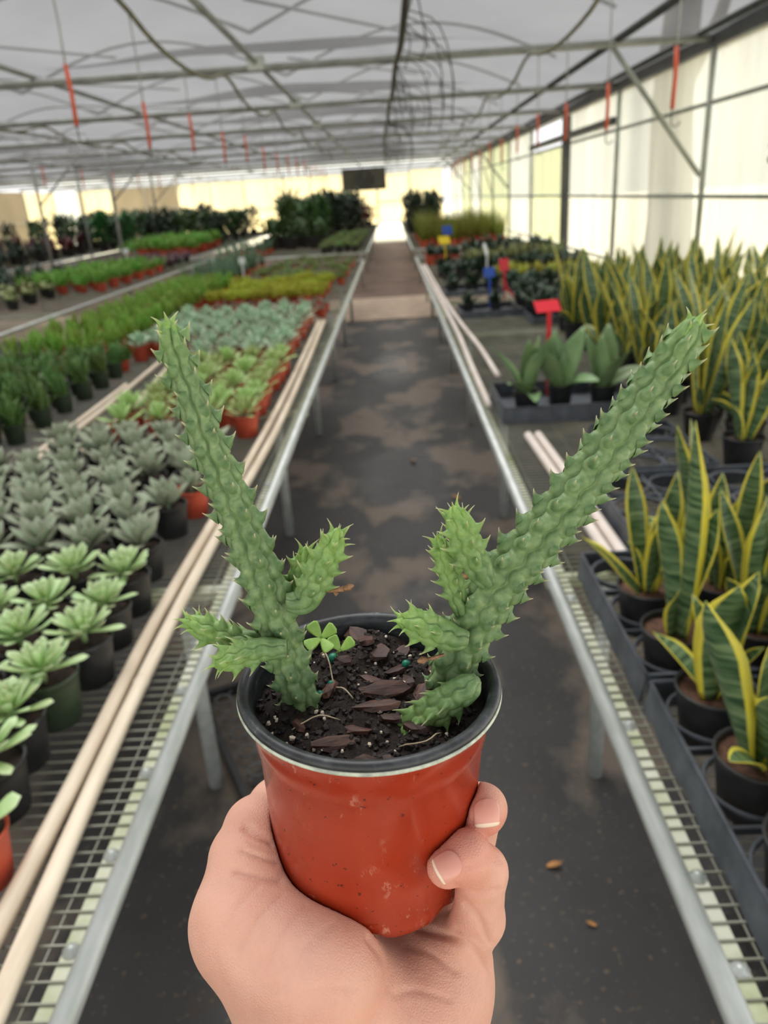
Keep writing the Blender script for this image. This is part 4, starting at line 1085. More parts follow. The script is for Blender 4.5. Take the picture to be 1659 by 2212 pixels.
chips = [(0.006, 0.002, .0115, .0042, .3), (0.003, -0.006, .011, .0030, .1), (0.019, 0.003, .0060, .0050, 1.0), (-0.011, -0.024, .0105, .0030, .35), (0.003, 0.026, .0052, .0055, .8), (-0.006, 0.036, .006, .005, 2.2), (-0.002, 0.030, .0035, .006, .2),
         (0.010, 0.018, .006, .0030, .6), (0.0, -0.033, .0062, .0038, .1), (0.008, -0.034, .005, .003, 2.5), (-0.015, 0.006, .005, .0028, 1.2), (0.016, -0.018, .0055, .0036, 2.3), (-0.024, -0.014, .005, .0026, 1.9), (0.028, -0.012, .004, .003, .5), (0.024, 0.016, .0055, .0035, 1.5), (-0.010, 0.018, .004, .003, .4), (0.0, 0.012, .005, .0025, 2.8), (0.012, 0.030, .004, .0035, .7), (-0.018, -0.030, .005, .003, .9), (-0.030, 0.002, .004, .0025, 1.4), (0.014, 0.009, .004, .003, 2.0), (-0.004, -0.016, .006, .0025, .2), (0.008, -0.012, .005, .0022, 2.9)]
for i, (x, y, sx, sy, az) in enumerate(chips):
    rs = random.Random(i)
    nugget(rs, sx, sy, 0.0011).build('bark_chip', M['bark_chip'], soil, False, Matrix.Translation((x, y, soil_h(x, y) + .0013)) @ Matrix.Rotation(az, 4, 'Z') @ Matrix.Rotation(rs.uniform(-.35, .35), 4, 'X') @ Matrix.Rotation(rs.uniform(-.25, .25), 4, 'Y'))
cr = MB(); rs = random.Random(77)
for i in range(900):
    a = rs.uniform(0, 2 * PI); q = 0.040 * math.sqrt(rs.random()); x, y = q * math.cos(a), q * math.sin(a); s = rs.uniform(.0005, .0019)
    cr.merge(nugget(rs, s, s * rs.uniform(.4, 1), s * .5, 5), Matrix.Translation((x, y, soil_h(x, y) + s * .3)) @ Matrix.Rotation(rs.uniform(0, 6), 4, 'Z') @ Matrix.Rotation(rs.uniform(-.8, .8), 4, 'X'))
tag(cr.build('soil_crumbs', M['crumbs'], soil, False), kind='stuff')
pl = MB(); rs = random.Random(78)
for i in range(70):
    a = rs.uniform(0, 2 * PI); q = 0.039 * math.sqrt(rs.random()); x, y = q * math.cos(a), q * math.sin(a); s = rs.uniform(.0003, .0009)
    pl.merge(nugget(rs, s * rs.uniform(1, 1.7), s, s * .7, 5), Matrix.Translation((x, y, soil_h(x, y) + .0012)) @ Matrix.Rotation(rs.uniform(0, 6), 4, 'Z'))
tag(pl.build('perlite', M['perlite'], soil, False), kind='stuff')
for i, pts in enumerate(([(-.020, .026, .001), (-.0165, .018, .006), (-.013, .006, .001)], [(-.0135, .008, .001), (-.010, .004, .0035), (-.006, .001, .001)], [(-.026, -.016, .001), (-.018, -.013, .004), (-.010, -.012, .001)], [(.010, -.026, .001), (.018, -.027, .004), (.024, -.020, .001)])):
    MB().tube([(p[0], p[1], soil_h(p[0], p[1]) + p[2]) for p in catmull(pts, 8)], .00028, 5).build('root_fibre', M['straw'], soil)

def frames(P):
    n = len(P); T = np.gradient(P, axis=0); T /= np.linalg.norm(T, axis=1)[:, None]
    up = np.array([0, -1.0, 0.2]); A = np.zeros_like(P); a = up - T[0] * (up @ T[0]); a /= np.linalg.norm(a); A[0] = a
    for i in range(1, n):
        a = a - T[i] * (a @ T[i]); a /= np.linalg.norm(a); A[i] = a
    return T, A, np.cross(T, A)
def stem_mesh(ctrl, ribs, spacing, th, seed, young0, young1, tuber=0.0010, tip_teeth=7, start=0.004, NA=96, tooth_w=0.0016):
    """swept stem with ribs, tubercles and a spine on every tubercle"""
    rs = random.Random(seed)
    C = catmull(ctrl, 400)
    d = np.r_[0, np.cumsum(np.linalg.norm(np.diff(C[:, :3], axis=0), axis=1))]; Lt = d[-1]
    NS = max(40, int(Lt / 0.0006))
    s = np.linspace(0, Lt, NS)
    P = np.stack([np.interp(s, d, C[:, k]) for k in range(3)], 1); r = np.interp(s, d, C[:, 3])
    T, A, B = frames(P)
    ang = np.linspace(0, 2 * PI, NA, endpoint=False)
    S, AA = np.meshgrid(s, ang, indexing='ij')
    Rr = np.repeat(r[:, None], NA, 1)
    tw = 6.0 * S + 0.13 * np.sin(2 * PI * S / spacing)
    ph = np.cos(ribs * (AA - tw))
    Rad = Rr * (0.965 + 0.055 * ph)
    groove = np.clip((-ph - 0.80) / 0.2, 0, 1)
    ridge = np.zeros_like(S)
    teeth = []
    for k in range(ribs):
        m = 0
        while True:
            st = start + (m + (0.5 if k % 2 else 0)) * spacing + rs.uniform(-.0006, .0006)
            m += 1
            if st > Lt - 0.0035: break
            a0 = (2 * PI * k / ribs + 6.0 * st + 0.13 * math.sin(2 * PI * st / spacing)) % (2 * PI)
            rl = np.interp(st, s, r)
            da = (AA - a0 + PI) % (2 * PI) - PI
            D2 = (da * rl / (0.20 * 2 * PI * rl / ribs * 1.35)) ** 2 + ((S - st) / (spacing * 0.30)) ** 2
            g = np.exp(-D2)
            Rad += g * tuber * (0.6 + 0.4 * rl / 0.006)
            ridge = np.maximum(ridge, np.exp(-((np.sqrt(D2) - 1.5) / 0.35) ** 2) * 0.6)
            gl = np.exp(-(((S - st) + spacing * 0.5) / 0.00045) ** 2) * np.exp(-(da * rl / (rl * PI / ribs * 0.8)) ** 4)
            groove = np.maximum(groove, 0.7 * gl)
            teeth.append((st, a0))
    Rad = Rad - 0.00095 * groove * np.clip(Rr / 0.005, 0.3, 1.2)
    pos = P[:, None, :] + A[:, None, :] * (Rad * np.cos(AA))[..., None] + B[:, None, :] * (Rad * np.sin(AA))[..., None]
    yv = np.clip((S / Lt - young0) / max(1e-3, young1 - young0), 0, 1)
    V = pos.reshape(-1, 3).tolist(); F = []
    for i in range(NS - 1):
        for k in range(NA):
            F.append((i * NA + k, i * NA + (k + 1) % NA, (i + 1) * NA + (k + 1) % NA, (i + 1) * NA + k))
    F.append(tuple(range(NA))[::-1]); F.append(tuple((NS - 1) * NA + k for k in range(NA)))
    mb = MB().add(V, F, ridge=ridge.ravel().tolist(), young=yv.ravel().tolist(), point=[0.0] * len(V))
    def tooth(p, nrm, tan, h, w, y):
        side = np.cross(nrm, tan)
        n = 7; V = []; pt = []; F = []
        prof = [(1.35, -0.22, 0), (1.0, 0.03, 0), (.58, .26, 0), (.33, .5, 0.05), (.17, .74, .4), (.03, 1.0, 1)]
        for (q, hh, pv) in prof:
            cen = p + nrm * h * hh + tan * h * 0.40 * hh * hh
            for k in range(n):
                a = 2 * PI * k / n
                V.append(tuple(cen + (tan * math.cos(a) * 1.15 + side * math.sin(a) * .8) * w * q)); pt.append(pv)
        for i in range(len(prof) - 1):
            for k in range(n): F.append((i * n + k, i * n + (k + 1) % n, i * n + n + (k + 1) % n, i * n + n + k))
        F.append(tuple((len(prof) - 1) * n + k for k in range(n)))
        mb.add(V, F, ridge=[0.0] * len(V), young=[y] * len(V), point=pt)
    for st, a0 in teeth:
        i = min(NS - 1, int(round(st / Lt * (NS - 1)))); k = int(round(a0 / (2 * PI) * NA)) % NA
        nrm = A[i] * math.cos(a0) + B[i] * math.sin(a0)
        f = min(1.0, 0.75 + 0.5 * st / Lt) * rs.uniform(.8, 1.15)
        fwd = T[i] * (0.25 + 0.5 * max(0, st / Lt - .75) * 4)
        nn = nrm + fwd; nn /= np.linalg.norm(nn)
        tt = T[i] - nn * (T[i] @ nn); tt /= np.linalg.norm(tt)
        tooth(pos[i, k] - nrm * 0.0002, nn, tt, th * f, tooth_w * min(1, r[i] / .004 + .2), float(yv[i, 0]))
    for j in range(tip_teeth):
        a0 = j * 2.4; i = max(0, NS - 2 - int(j * 0.0008 / 0.0006)); q = r[i]
        nrm = A[i] * math.cos(a0) + B[i] * math.sin(a0)
        nn = T[i] * 1.0 + nrm * (0.25 + .07 * j); nn /= np.linalg.norm(nn)
        tt = nrm - nn * (nrm @ nn); tt /= np.linalg.norm(tt)
        tooth(P[i] + nrm * q * 0.6, nn, tt, th * 1.15, tooth_w * .8, 1.0 if young1 < 2 else float(yv[i, 0]))
    return mb
STEMS = {
 'left': [(-0.0400,0.2294,1.3779,0.00570), (-0.0417,0.2294,1.3890,0.00628), (-0.0452,0.2294,1.4103,0.00674), (-0.0487,0.2294,1.4322,0.00668), (-0.0528,0.2294,1.4512,0.00620), (-0.0570,0.2294,1.4684,0.00575), (-0.0608,0.2294,1.4839,0.00503), (-0.0635,0.2294,1.4980,0.00436), (-0.0659,0.2294,1.5094,0.00387), (-0.0669,0.2294,1.5170,0.00300), (-0.0669,0.2294,1.5200,0.00081)],
 'right': [(0.0096,0.2366,1.3770,0.00684), (0.0151,0.2366,1.3928,0.00737), (0.0237,0.2366,1.4115,0.00815), (0.0334,0.2366,1.4274,0.00828), (0.0443,0.2366,1.4408,0.00811), (0.0554,0.2366,1.4555,0.00762), (0.0653,0.2366,1.4698,0.00715), (0.0740,0.2366,1.4831,0.00656), (0.0811,0.2366,1.4937,0.00587), (0.0867,0.2366,1.5026,0.00494), (0.0897,0.2366,1.5087,0.00335), (0.0906,0.2366,1.5107,0.00111)]}
OFF = {'left': [
 [(-0.0409,0.2234,1.4281,0.00306), (-0.0355,0.2234,1.4281,0.00443), (-0.0311,0.2234,1.4344,0.00499), (-0.0274,0.2234,1.4418,0.00494), (-0.0238,0.2234,1.4486,0.00399), (-0.0215,0.2234,1.4529,0.00147)],
 [(-0.0433,0.2354,1.4197,0.00259), (-0.0392,0.2354,1.4276,0.00335), (-0.0373,0.2354,1.4338,0.00348), (-0.0348,0.2354,1.4398,0.00235), (-0.0340,0.2354,1.4420,0.00094)],
 [(-0.0419,0.2184,1.4134,0.00307), (-0.0493,0.2184,1.4135,0.00415), (-0.0560,0.2184,1.4120,0.00447), (-0.0625,0.2184,1.4100,0.00402), (-0.0665,0.2184,1.4088,0.00186)],
 [(-0.0474,0.2314,1.4073,0.00292), (-0.0562,0.2314,1.4092,0.00356), (-0.0633,0.2314,1.4105,0.00421), (-0.0709,0.2314,1.4143,0.00451), (-0.0761,0.2314,1.4173,0.00321), (-0.0787,0.2314,1.4188,0.00112)]],
 'right': [
 [(0.0186,0.2266,1.4082,0.00317), (0.0131,0.2266,1.4097,0.00490), (0.0069,0.2266,1.4128,0.00567), (0.0007,0.2266,1.4159,0.00517), (-0.0031,0.2266,1.4170,0.00282), (-0.0050,0.2266,1.4175,0.00110)],
 [(0.0256,0.2246,1.4302,0.00274), (0.0228,0.2246,1.4358,0.00452), (0.0198,0.2246,1.4426,0.00507), (0.0173,0.2246,1.4501,0.00502), (0.0156,0.2246,1.4558,0.00351), (0.0149,0.2246,1.4582,0.00117)],
 [(0.0194,0.2346,1.4111,0.00227), (0.0168,0.2346,1.4177,0.00337), (0.0146,0.2346,1.4268,0.00396), (0.0123,0.2346,1.4357,0.00391), (0.0106,0.2346,1.4415,0.00248), (0.0101,0.2346,1.4439,0.00093)],
 [(0.0206,0.2166,1.3993,0.00217), (0.0178,0.2166,1.3963,0.00482), (0.0111,0.2166,1.3915,0.00564), (0.0030,0.2166,1.3852,0.00585), (-0.0036,0.2166,1.3798,0.00479), (-0.0072,0.2166,1.3770,0.00160)]]}
for side, sd_ in (('left', 1), ('right', 2)):
    st = stem_mesh(STEMS[side], 6, 0.0088, 0.0036, sd_, 0.86, 1.25, tuber=0.0012, tooth_w=0.00175).build('stem', M['stem_skin'], plant, mtx=INV)
    for j, oc in enumerate(OFF[side]):
        stem_mesh(oc, 5, 0.0058, 0.0042, 10 * sd_ + j, 0.10, 1.10, tuber=0.0005, start=0.0125, tooth_w=0.0014, NA=60).build('offshoot', M['stem_skin'], st, mtx=Matrix())
    if side == 'left':
        MB().tube([(-0.0272, .2222, 1.4318), (-0.0240, .2215, 1.4325), (-0.0215, .2212, 1.4330)], [.0004, .0007, .0010], 6).merge(MB().tube([(-0.0215, .2212, 1.4330), (-0.0195, .221, 1.4336), (-0.0182, .221, 1.4342)], [.0008, .0011, .0003], 6)).merge(MB().tube([(-0.0250, .2218, 1.4322), (-0.0238, .2212, 1.4308)], [.0005, .0008], 5)).build('dried_flower_stalk', M['dry_stalk'], st)
    else:
        MB().tube([(0.0105, .2262, 1.4030), (0.0065, .2240, 1.4032), (0.0030, .2225, 1.4036)], [.0005, .0007, .0004], 6).merge(MB().tube([(0.0048, .2232, 1.4034), (0.0030, .2225, 1.4036), (0.0012, .222, 1.4034)], [.0005, .0014, .0004], 6)).build('dried_flower_stalk', M['dry_stalk'], st)

def on_soil(wx, wy):
    q = INV @ Vector((wx, wy, 1.384)); q.z = soil_h(q.x, q.y)
    return Mt @ q
def ball(r):
    pr = [(max(1e-5, r * math.sin(a)), -r * math.cos(a)) for a in np.linspace(0.02, PI - 0.02, 13)]
    return MB().lathe(pr, 18).mesh('fertilizer_pellet', M['pellet_green'])
for i, (x, y, r, lb) in enumerate(((-0.0307, 0.2500, .0021, 'largest round green fertilizer pellet on the soil under the clover seedling'), (-0.0031, 0.2486, .0016, 'green fertilizer pellet between the two stems towards the taller arm'), (-0.0345, 0.2325, .0014, 'green fertilizer pellet touching the base of the left stem'.replace('left stem', 'thinner stem')), (-0.0307, 0.2370, .0014, 'half buried green fertilizer pellet beside the thin straw fibre'))):
    p = on_soil(x, y)
    o = link('fertilizer_pellet', ball(r), None, Matrix.Translation(p + Vector((0, 0, r * 0.75)))); tag(o, lb, 'pellet')

def seedling(label, base, head, n, s, tilt):
    o = empty('clover_seedling', base); tag(o, label, 'seedling')
    b, h = Vector(base), Vector(head)
    mid = b.lerp(h, .5) + Vector((-.0012, 0, .001))
    MB().tube([tuple(q) for q in catmull([(0, 0, -.001), tuple(mid - b), tuple(h - b)], 8)], .00035, 5).build('stem', M['clover_leaf'], o)
    lf = leaf(0.0062 * s, 0.0024 * s, 0.00022, lambda t: max(.06, 0.25 + 0.75 * math.sin(t * PI * 0.56) if t < .9 else .55), .15, 8, 8).mesh('leaflet', M['clover_leaf'])
    for k in range(n):
        link('leaflet', lf, o, Matrix.Translation(h - b) @ Matrix.Rotation(tilt, 4, 'X') @ orient(0.6 + k * 2 * PI / max(4, n + (n < 4)), 0.25, .0003))
b1 = on_soil(-0.0325, 0.2520)
seedling('four leaved clover seedling growing beside the largest green pellet', tuple(b1), (-0.0337, 0.2440, 1.4010), 4, 1.05, 0.75)
b2 = on_soil(-0.0285, 0.2510)
seedling('two leaved clover seedling bending over the largest green pellet', tuple(b2), (-0.0272, 0.2450, 1.3945), 2, 1.0, 0.6)

# ------------------------------------------------------------------ the hand
THA, THB = (-0.0618, 0.1971, 1.3053, 0.0190), (-0.0462, 0.1884, 1.2777, 0.0208)
HAND = dict(
palm = [[(-0.0424,0.1840,1.2587,0.0280), (-0.0458,0.1971,1.2803,0.0215)], [(-0.0077,0.1862,1.2536,0.0271), (0.0040,0.1982,1.2738,0.0182)], [(-0.0427,0.2092,1.2778,0.0161), (-0.0181,0.2174,1.2697,0.0139), (0.0048,0.2098,1.2758,0.0135)], [(-0.0400,0.1000,1.1990,0.0310), (-0.0270,0.1600,1.2400,0.0350), (-0.0257,0.1861,1.2546,0.0283)], [(-0.0299,0.1925,1.2800,0.0183), (-0.0127,0.1950,1.2740,0.0168)]],
thenar = [[(-0.0651,0.1985,1.3142,0.0179), (-0.0381,0.1835,1.3045,0.0195)], [(-0.0381,0.1835,1.3045,0.0195), (-0.0384,0.1831,1.2826,0.0213)], [THA, THB]],
thumb = [[(-0.0651,0.1985,1.3142,0.0172), (-0.0652,0.2135,1.3269,0.0133), (-0.0644,0.2277,1.3273,0.0114), (-0.0602,0.2505,1.3165,0.0112), (-0.0532,0.2645,1.3081,0.0098)]],
hypo = [[(0.0037,0.1941,1.2745,0.0168), (0.0098,0.2020,1.2878,0.0131)]],
pad = [[(-0.0039,0.2104,1.2831,0.0110), (0.0135,0.2037,1.2944,0.0094)]],
pinky = [[(0.0098,0.2028,1.2847,0.0108), (0.0183,0.2005,1.3075,0.0090), (0.0196,0.2004,1.3306,0.0087), (0.0137,0.1978,1.3405,0.0084), (0.0074,0.1930,1.3412,0.0068)]],
ring = [[(0.0037,0.2211,1.2770,0.0108), (0.0179,0.2423,1.2907,0.0101), (0.0236,0.2477,1.3140,0.0096), (0.0218,0.2150,1.3449,0.0083), (0.0215,0.2104,1.3470,0.0077)]],
middle = [[(-0.0143,0.2311,1.2710,0.0112), (-0.0031,0.2604,1.2836,0.0111), (0.0049,0.2686,1.2952,0.0106), (0.0158,0.2593,1.3060,0.0096)]],
index = [[(-0.0367,0.2316,1.2688,0.0116), (-0.0302,0.2617,1.2809,0.0112), (-0.0236,0.2735,1.2907,0.0108), (-0.0085,0.2756,1.2947,0.0100)]])
GH = 0.0012
lo = np.array([-0.108, 0.062, 1.160]); hi = np.array([0.045, 0.300, 1.372])
dims = np.ceil((hi - lo) / GH).astype(int) + 1
gx, gy, gz = [lo[k] + GH * np.arange(dims[k]) for k in range(3)]
GX, GY, GZ = [a.astype(np.float32) for a in np.meshgrid(gx, gy, gz, indexing='ij')]
def cone_d(a, b):
    ax, ay, az, ra = a; bx, by, bz, rb = b
    dx, dy, dz = bx - ax, by - ay, bz - az
    L2 = dx * dx + dy * dy + dz * dz
    tt = np.clip(((GX - ax) * dx + (GY - ay) * dy + (GZ - az) * dz) / L2, 0, 1)
    return np.sqrt((GX - ax - tt * dx) ** 2 + (GY - ay - tt * dy) ** 2 + (GZ - az - tt * dz) ** 2) - (ra + (rb - ra) * tt)
def smin(a, b, k):
    if a is None: return b
    h = np.clip(0.5 + 0.5 * (b - a) / k, 0, 1)
    return b + (a - b) * h - k * h * (1 - h)
def chainsd(key, k):
    D = None
    for ch in HAND[key]:
        for p, q in zip(ch[:-1], ch[1:]): D = smin(D, cone_d(p, q), k)
    return D
D = chainsd('palm', 0.014)
D = smin(D, chainsd('hypo', 0.005), 0.008)
D = smin(D, chainsd('thenar', 0.012), 0.015)
D = smin(D, chainsd('thumb', 0.004), 0.006)
D = smin(D, chainsd('pad', 0.004), 0.0025)
D = smin(D, chainsd('index', 0.004), 0.005)
D = smin(D, chainsd('middle', 0.004), 0.003)
D = smin(D, chainsd('ring', 0.003), 0.0025)
D = smin(D, chainsd('pinky', 0.0035), 0.0018)
# the pot presses into the skin
Wm = np.array(INV)
LX = Wm[0, 0] * GX + Wm[0, 1] * GY + Wm[0, 2] * GZ + Wm[0, 3]
LYY = Wm[1, 0] * GX + Wm[1, 1] * GY + Wm[1, 2] * GZ + Wm[1, 3]
LZ = Wm[2, 0] * GX + Wm[2, 1] * GY + Wm[2, 2] * GZ + Wm[2, 3]
rad = np.sqrt(LX ** 2 + LYY ** 2)
pr_r = np.interp(LZ.ravel(), [0, 0.010, 0.0115, 0.0655, 0.08], [0.0362, 0.0370, 0.0378, 0.0405, 0.0428]).reshape(LZ.shape).astype(np.float32)
PD = np.maximum(rad - pr_r - 0.0003, -LZ - 0.0002)
D = np.maximum(D, -PD)
del LX, LYY, LZ, rad, pr_r, PD

def surface_nets(D, lo, h):
    S = D < 0
    nx, ny, nz = D.shape
    cnt = np.zeros((nx - 1, ny - 1, nz - 1), np.int8)
    for i in (0, 1):
        for j in (0, 1):
            for k in (0, 1):
                cnt += S[i:nx - 1 + i, j:ny - 1 + j, k:nz - 1 + k]
    act = (cnt > 0) & (cnt < 8)
    ids = -np.ones(act.shape, np.int64)
    idx = np.argwhere(act)
    ids[act] = np.arange(len(idx))
    acc = np.zeros((len(idx), 3)); num = np.zeros(len(idx))
    cor = [(i, j, k) for i in (0, 1) for j in (0, 1) for k in (0, 1)]
    for a in cor:
        for ax in range(3):
            if a[ax]: continue
            b = list(a); b[ax] = 1
            da = D[idx[:, 0] + a[0], idx[:, 1] + a[1], idx[:, 2] + a[2]]
            db = D[idx[:, 0] + b[0], idx[:, 1] + b[1], idx[:, 2] + b[2]]
            m = (da < 0) != (db < 0)
            tt = np.where(m, da / np.where(m, da - db, 1), 0)
            p = np.repeat(np.array(a, float)[None], len(idx), 0); p[:, ax] += tt
            acc[m] += p[m]; num[m] += 1
    V = lo + h * (idx + acc / num[:, None])
    F = []
    for ax in range(3):
        sl0 = [slice(1, -1)] * 3; sl1 = [slice(1, -1)] * 3
        sl0[ax] = slice(0, -1); sl1[ax] = slice(1, None)
        A, B = S[tuple(sl0)], S[tuple(sl1)]
        e = np.argwhere(A != B)
        if not len(e): continue
        fl = A[tuple(e.T)]
        o = e.copy()
        for q in range(3):
            if q != ax: o[:, q] += 1
        u, v = (ax + 1) % 3, (ax + 2) % 3
        def cell(du, dv):
            c = o.copy(); c[:, u] += du; c[:, v] += dv
            return ids[c[:, 0], c[:, 1], c[:, 2]]
        q = np.stack([cell(-1, -1), cell(0, -1), cell(0, 0), cell(-1, 0)], 1)
        q[~fl] = q[~fl][:, ::-1]
        F.append(q)
    return V, np.vstack(F)
HV, HF = surface_nets(D, lo, GH)
del D
def smooth_step(V, F, lam):
    acc = np.zeros_like(V); n = np.zeros(len(V))
    for a, b in ((0, 1), (1, 2), (2, 3), (3, 0)):
        np.add.at(acc, F[:, a], V[F[:, b]]); np.add.at(n, F[:, a], 1)
        np.add.at(acc, F[:, b], V[F[:, a]]); np.add.at(n, F[:, b], 1)
    return V + lam * (acc / n[:, None] - V)
for _ in range(3):
    HV = smooth_step(HV, HF, 0.55); HV = smooth_step(HV, HF, -0.50)
def normals(V, F):
    fn = np.cross(V[F[:, 2]] - V[F[:, 0]], V[F[:, 3]] - V[F[:, 1]])
    N = np.zeros_like(V)
    for k in range(4): np.add.at(N, F[:, k], fn)
    return N / np.maximum(1e-12, np.linalg.norm(N, axis=1))[:, None]
HN = normals(HV, HF)
# palm chart (direction seen by the owner of the hand) used to lay out the skin folds
Rm = np.array(R4); rel = (HV - np.array(CAM_POS)) @ Rm
cu = 829.5 + 1661 * rel[:, 0] / -rel[:, 2]; cv = 1106 - 1661 * rel[:, 1] / -rel[:, 2]
facing = np.clip(-(HN * ((HV - np.array(CAM_POS)) / np.linalg.norm(HV - np.array(CAM_POS), axis=1)[:, None])).sum(1) * 2.2, 0, 1)
FOLDS = [([(798, 2028), (830, 2075), (838, 2125), (822, 2180), (790, 2230)], 7, .0008),
         ([(905, 2006), (960, 2022), (1020, 2050), (1060, 2092)], 7, .0013),
         ([(1008, 1958), (1040, 1990), (1062, 2040)], 6, .0012), ([(985, 1915), (1030, 1932), (1075, 1925)], 6, .0009),
         ([(985, 2010), (1030, 2030), (1062, 2065)], 5, .0006), ([(880, 2045), (930, 2060), (985, 2100)], 6, .0005),
         ([(530, 1787), (560, 1805), (592, 1822)], 7, .0013), ([(520, 1838), (560, 1852), (596, 1862)], 6, .0007), ([(510, 1885), (555, 1895), (605, 1902)], 8, .0009), ([(540, 1820), (570, 1832), (594, 1842)], 5, .0004),
         ([(560, 1910), (520, 1950), (490, 2000)], 6, .0004), ([(610, 1930), (560, 1980), (520, 2050)], 5, .0004), ([(660, 1955), (610, 2020), (570, 2100)], 6, .0004), ([(720, 1995), (680, 2040), (650, 2110)], 5, .0003), ([(690, 2010), (640, 2080), (615, 2150)], 5, .0003),
         ([(640, 2150), (700, 2130), (770, 2140)], 6, .0003), ([(850, 2150), (900, 2140), (970, 2160)], 6, .0004),
         ([(1050, 1850), (1065, 1862), (1088, 1862)], 5, .0004), ([(1010, 1872), (1050, 1868), (1070, 1850)], 6, .0004)]
disp = np.zeros(len(HV))
for pts, w, dep in FOLDS:
    Pq = catmull(pts, 40)
    d2 = np.full(len(HV), 1e9)
    m = (cu > Pq[:, 0].min() - 40) & (cu < Pq[:, 0].max() + 40) & (cv > Pq[:, 1].min() - 40) & (cv < Pq[:, 1].max() + 40)
    for a, b in zip(Pq[:-1], Pq[1:]):
        ab = b - a; L2 = ab @ ab
        tt = np.clip(((cu[m] - a[0]) * ab[0] + (cv[m] - a[1]) * ab[1]) / L2, 0, 1)
        d2[m] = np.minimum(d2[m], (cu[m] - a[0] - tt * ab[0]) ** 2 + (cv[m] - a[1] - tt * ab[1]) ** 2)
    disp = np.minimum(disp, -dep * 1.6 * np.exp(-d2 / (w * 1.1) ** 2))
HV = HV + HN * (disp * facing)[:, None]
def near(p, s): return np.exp(-((HV - np.array(p)) ** 2).sum(1) / s ** 2)
pink = np.clip(near((0.0074, 0.1930, 1.3412), .011) + near((0.0215, 0.2075, 1.344), .011), 0, 1)
t = NT('skin'); t.set(Roughness=0.46, Specular_IOR_Level=0.38, Subsurface_Weight=0.22, Subsurface_Scale=0.006)
t.p.inputs['Subsurface Radius'].default_value = (1.0, 0.35, 0.2)
c = t.ramp(t.noise(70, 5, 0.6), [(0.3, (214, 160, 140)), (0.7, (228, 180, 160))])
mott = t.ramp(t.noise(140, 4, 0.6), [(0.45, (0, 0, 0)), (0.7, (255, 255, 255))])
c = t.mix(t.math('MULTIPLY', mott, 0.18), c, lin((214, 140, 122)))
c = t.mix(t.math('MULTIPLY', t.attr('pink'), 0.6), c, lin((214, 122, 106)))
t.color(c)
vor = t.n('ShaderNodeTexVoronoi'); vor.feature = 'DISTANCE_TO_EDGE'; vor.inputs['Scale'].default_value = 900
tcx = t.n('ShaderNodeTexCoord'); t.l(tcx.outputs['Object'], vor.inputs['Vector'])
hb = t.math('ADD', t.math('MULTIPLY', vor.outputs['Distance'], 1.2), t.math('MULTIPLY', t.noise(260, 5, 0.7, stretch=(1, 2.5, 1)), 1.0))
t.bump(hb, 0.36, 0.0008)
person = MB().add(HV.tolist(), HF.tolist(), pink=pink.tolist()).build('person', M['skin'])
tag(person, 'bare hand and wrist of a person gripping the terracotta pot from below', 'person')
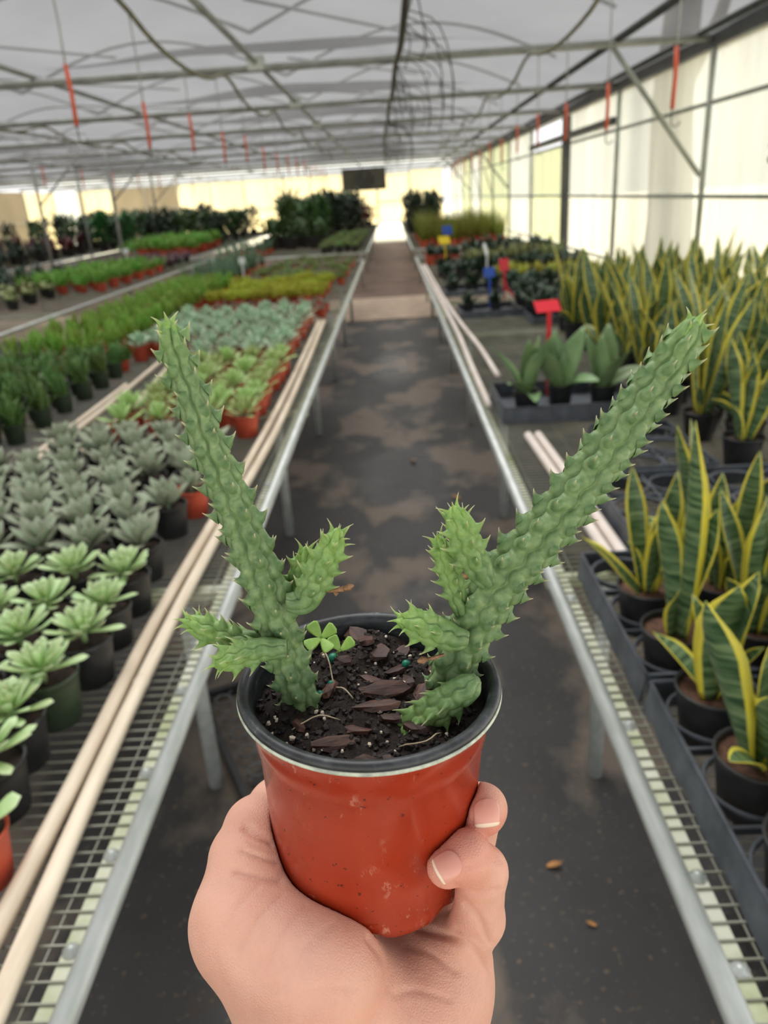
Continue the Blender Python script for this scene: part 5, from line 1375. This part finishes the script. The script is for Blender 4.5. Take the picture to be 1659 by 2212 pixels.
# fingernails, laid onto the finger surface
from mathutils.bvhtree import BVHTree
BVH = BVHTree.FromPolygons([Vector(p) for p in HV.tolist()], HF.tolist())
t = NT('nail'); t.set(Roughness=0.25, Specular_IOR_Level=0.5)
t.color(t.mix(t.ramp(t.attr('v'), [(0.905, (0, 0, 0)), (0.93, (255, 255, 255))]), lin((222, 158, 142)), lin((240, 220, 198))))
def nail(c, axis, nrm, Ln, Wd):
    """c: point above the nail middle, axis towards the fingertip, nrm out of the nail"""
    ax = Vector(axis).normalized(); n = Vector(nrm); n = (n - ax * n.dot(ax)).normalized(); s_ = ax.cross(n)
    NA_, NL = 14, 14
    G = np.zeros((NL + 1, NA_ + 1, 3)); vv = []
    for i in range(NL + 1):
        tq = i / NL
        wf = math.sqrt(max(0.06, 1 - (1 - min(1, tq / .4)) ** 2)) * (1.0 if tq < .8 else 1 - .12 * ((tq - .8) / .2) ** 2)
        for k in range(NA_ + 1):
            u = k / NA_ * 2 - 1
            p = Vector(c) + ax * (Ln * (tq - .5 + 0.16 * (1 - u * u) * max(0, tq - .5))) + s_ * (u * wf * Wd / 2)
            hit = BVH.ray_cast(p + n * 0.012, -n, 0.03)
            G[i, k] = hit[0] if hit[0] is not None else p
            vv.append(tq)
    for _ in range(4):
        G[1:-1, 1:-1] = .5 * G[1:-1, 1:-1] + .125 * (G[:-2, 1:-1] + G[2:, 1:-1] + G[1:-1, :-2] + G[1:-1, 2:])
    nn = np.array(n)
    top = G + nn * 0.00055; bot = G - nn * 0.0004
    lift = np.linspace(0, 1, NL + 1)[:, None, None] ** 4 * 0.0005
    top = top + nn * lift
    V = bot.reshape(-1, 3).tolist() + top.reshape(-1, 3).tolist()
    F = []; w = NA_ + 1; B0 = (NL + 1) * w
    for i in range(NL):
        for k in range(NA_):
            F.append((B0 + i * w + k, B0 + i * w + k + 1, B0 + (i + 1) * w + k + 1, B0 + (i + 1) * w + k))
            F.append((i * w + k, (i + 1) * w + k, (i + 1) * w + k + 1, i * w + k + 1))
    bd = [k for k in range(w)] + [i * w + NA_ for i in range(1, NL + 1)] + [NL * w + k for k in range(NA_ - 1, -1, -1)] + [i * w for i in range(NL - 1, 0, -1)]
    for a, b in zip(bd, bd[1:] + bd[:1]): F.append((a, b, B0 + b, B0 + a))
    return MB().add(V, F, v=vv + vv).build('fingernail', M['nail'], person)
camv = Vector(R4.col[2])      # from the hand towards its owner's eyes
upv = Vector(R4.col[1]); rtv = Vector(R4.col[0])
nail((0.0078, 0.190, 1.345), -rtv * 0.92 - upv * 0.42 + camv * 0.25, camv * 0.9 + upv * 0.75, 0.0082, 0.0088)
nail((0.0222, 0.2065, 1.351), -upv * 0.75 + camv * 0.7 + rtv * 0.12, upv * 0.75 + camv * 0.75 + rtv * .2, 0.0080, 0.0092)
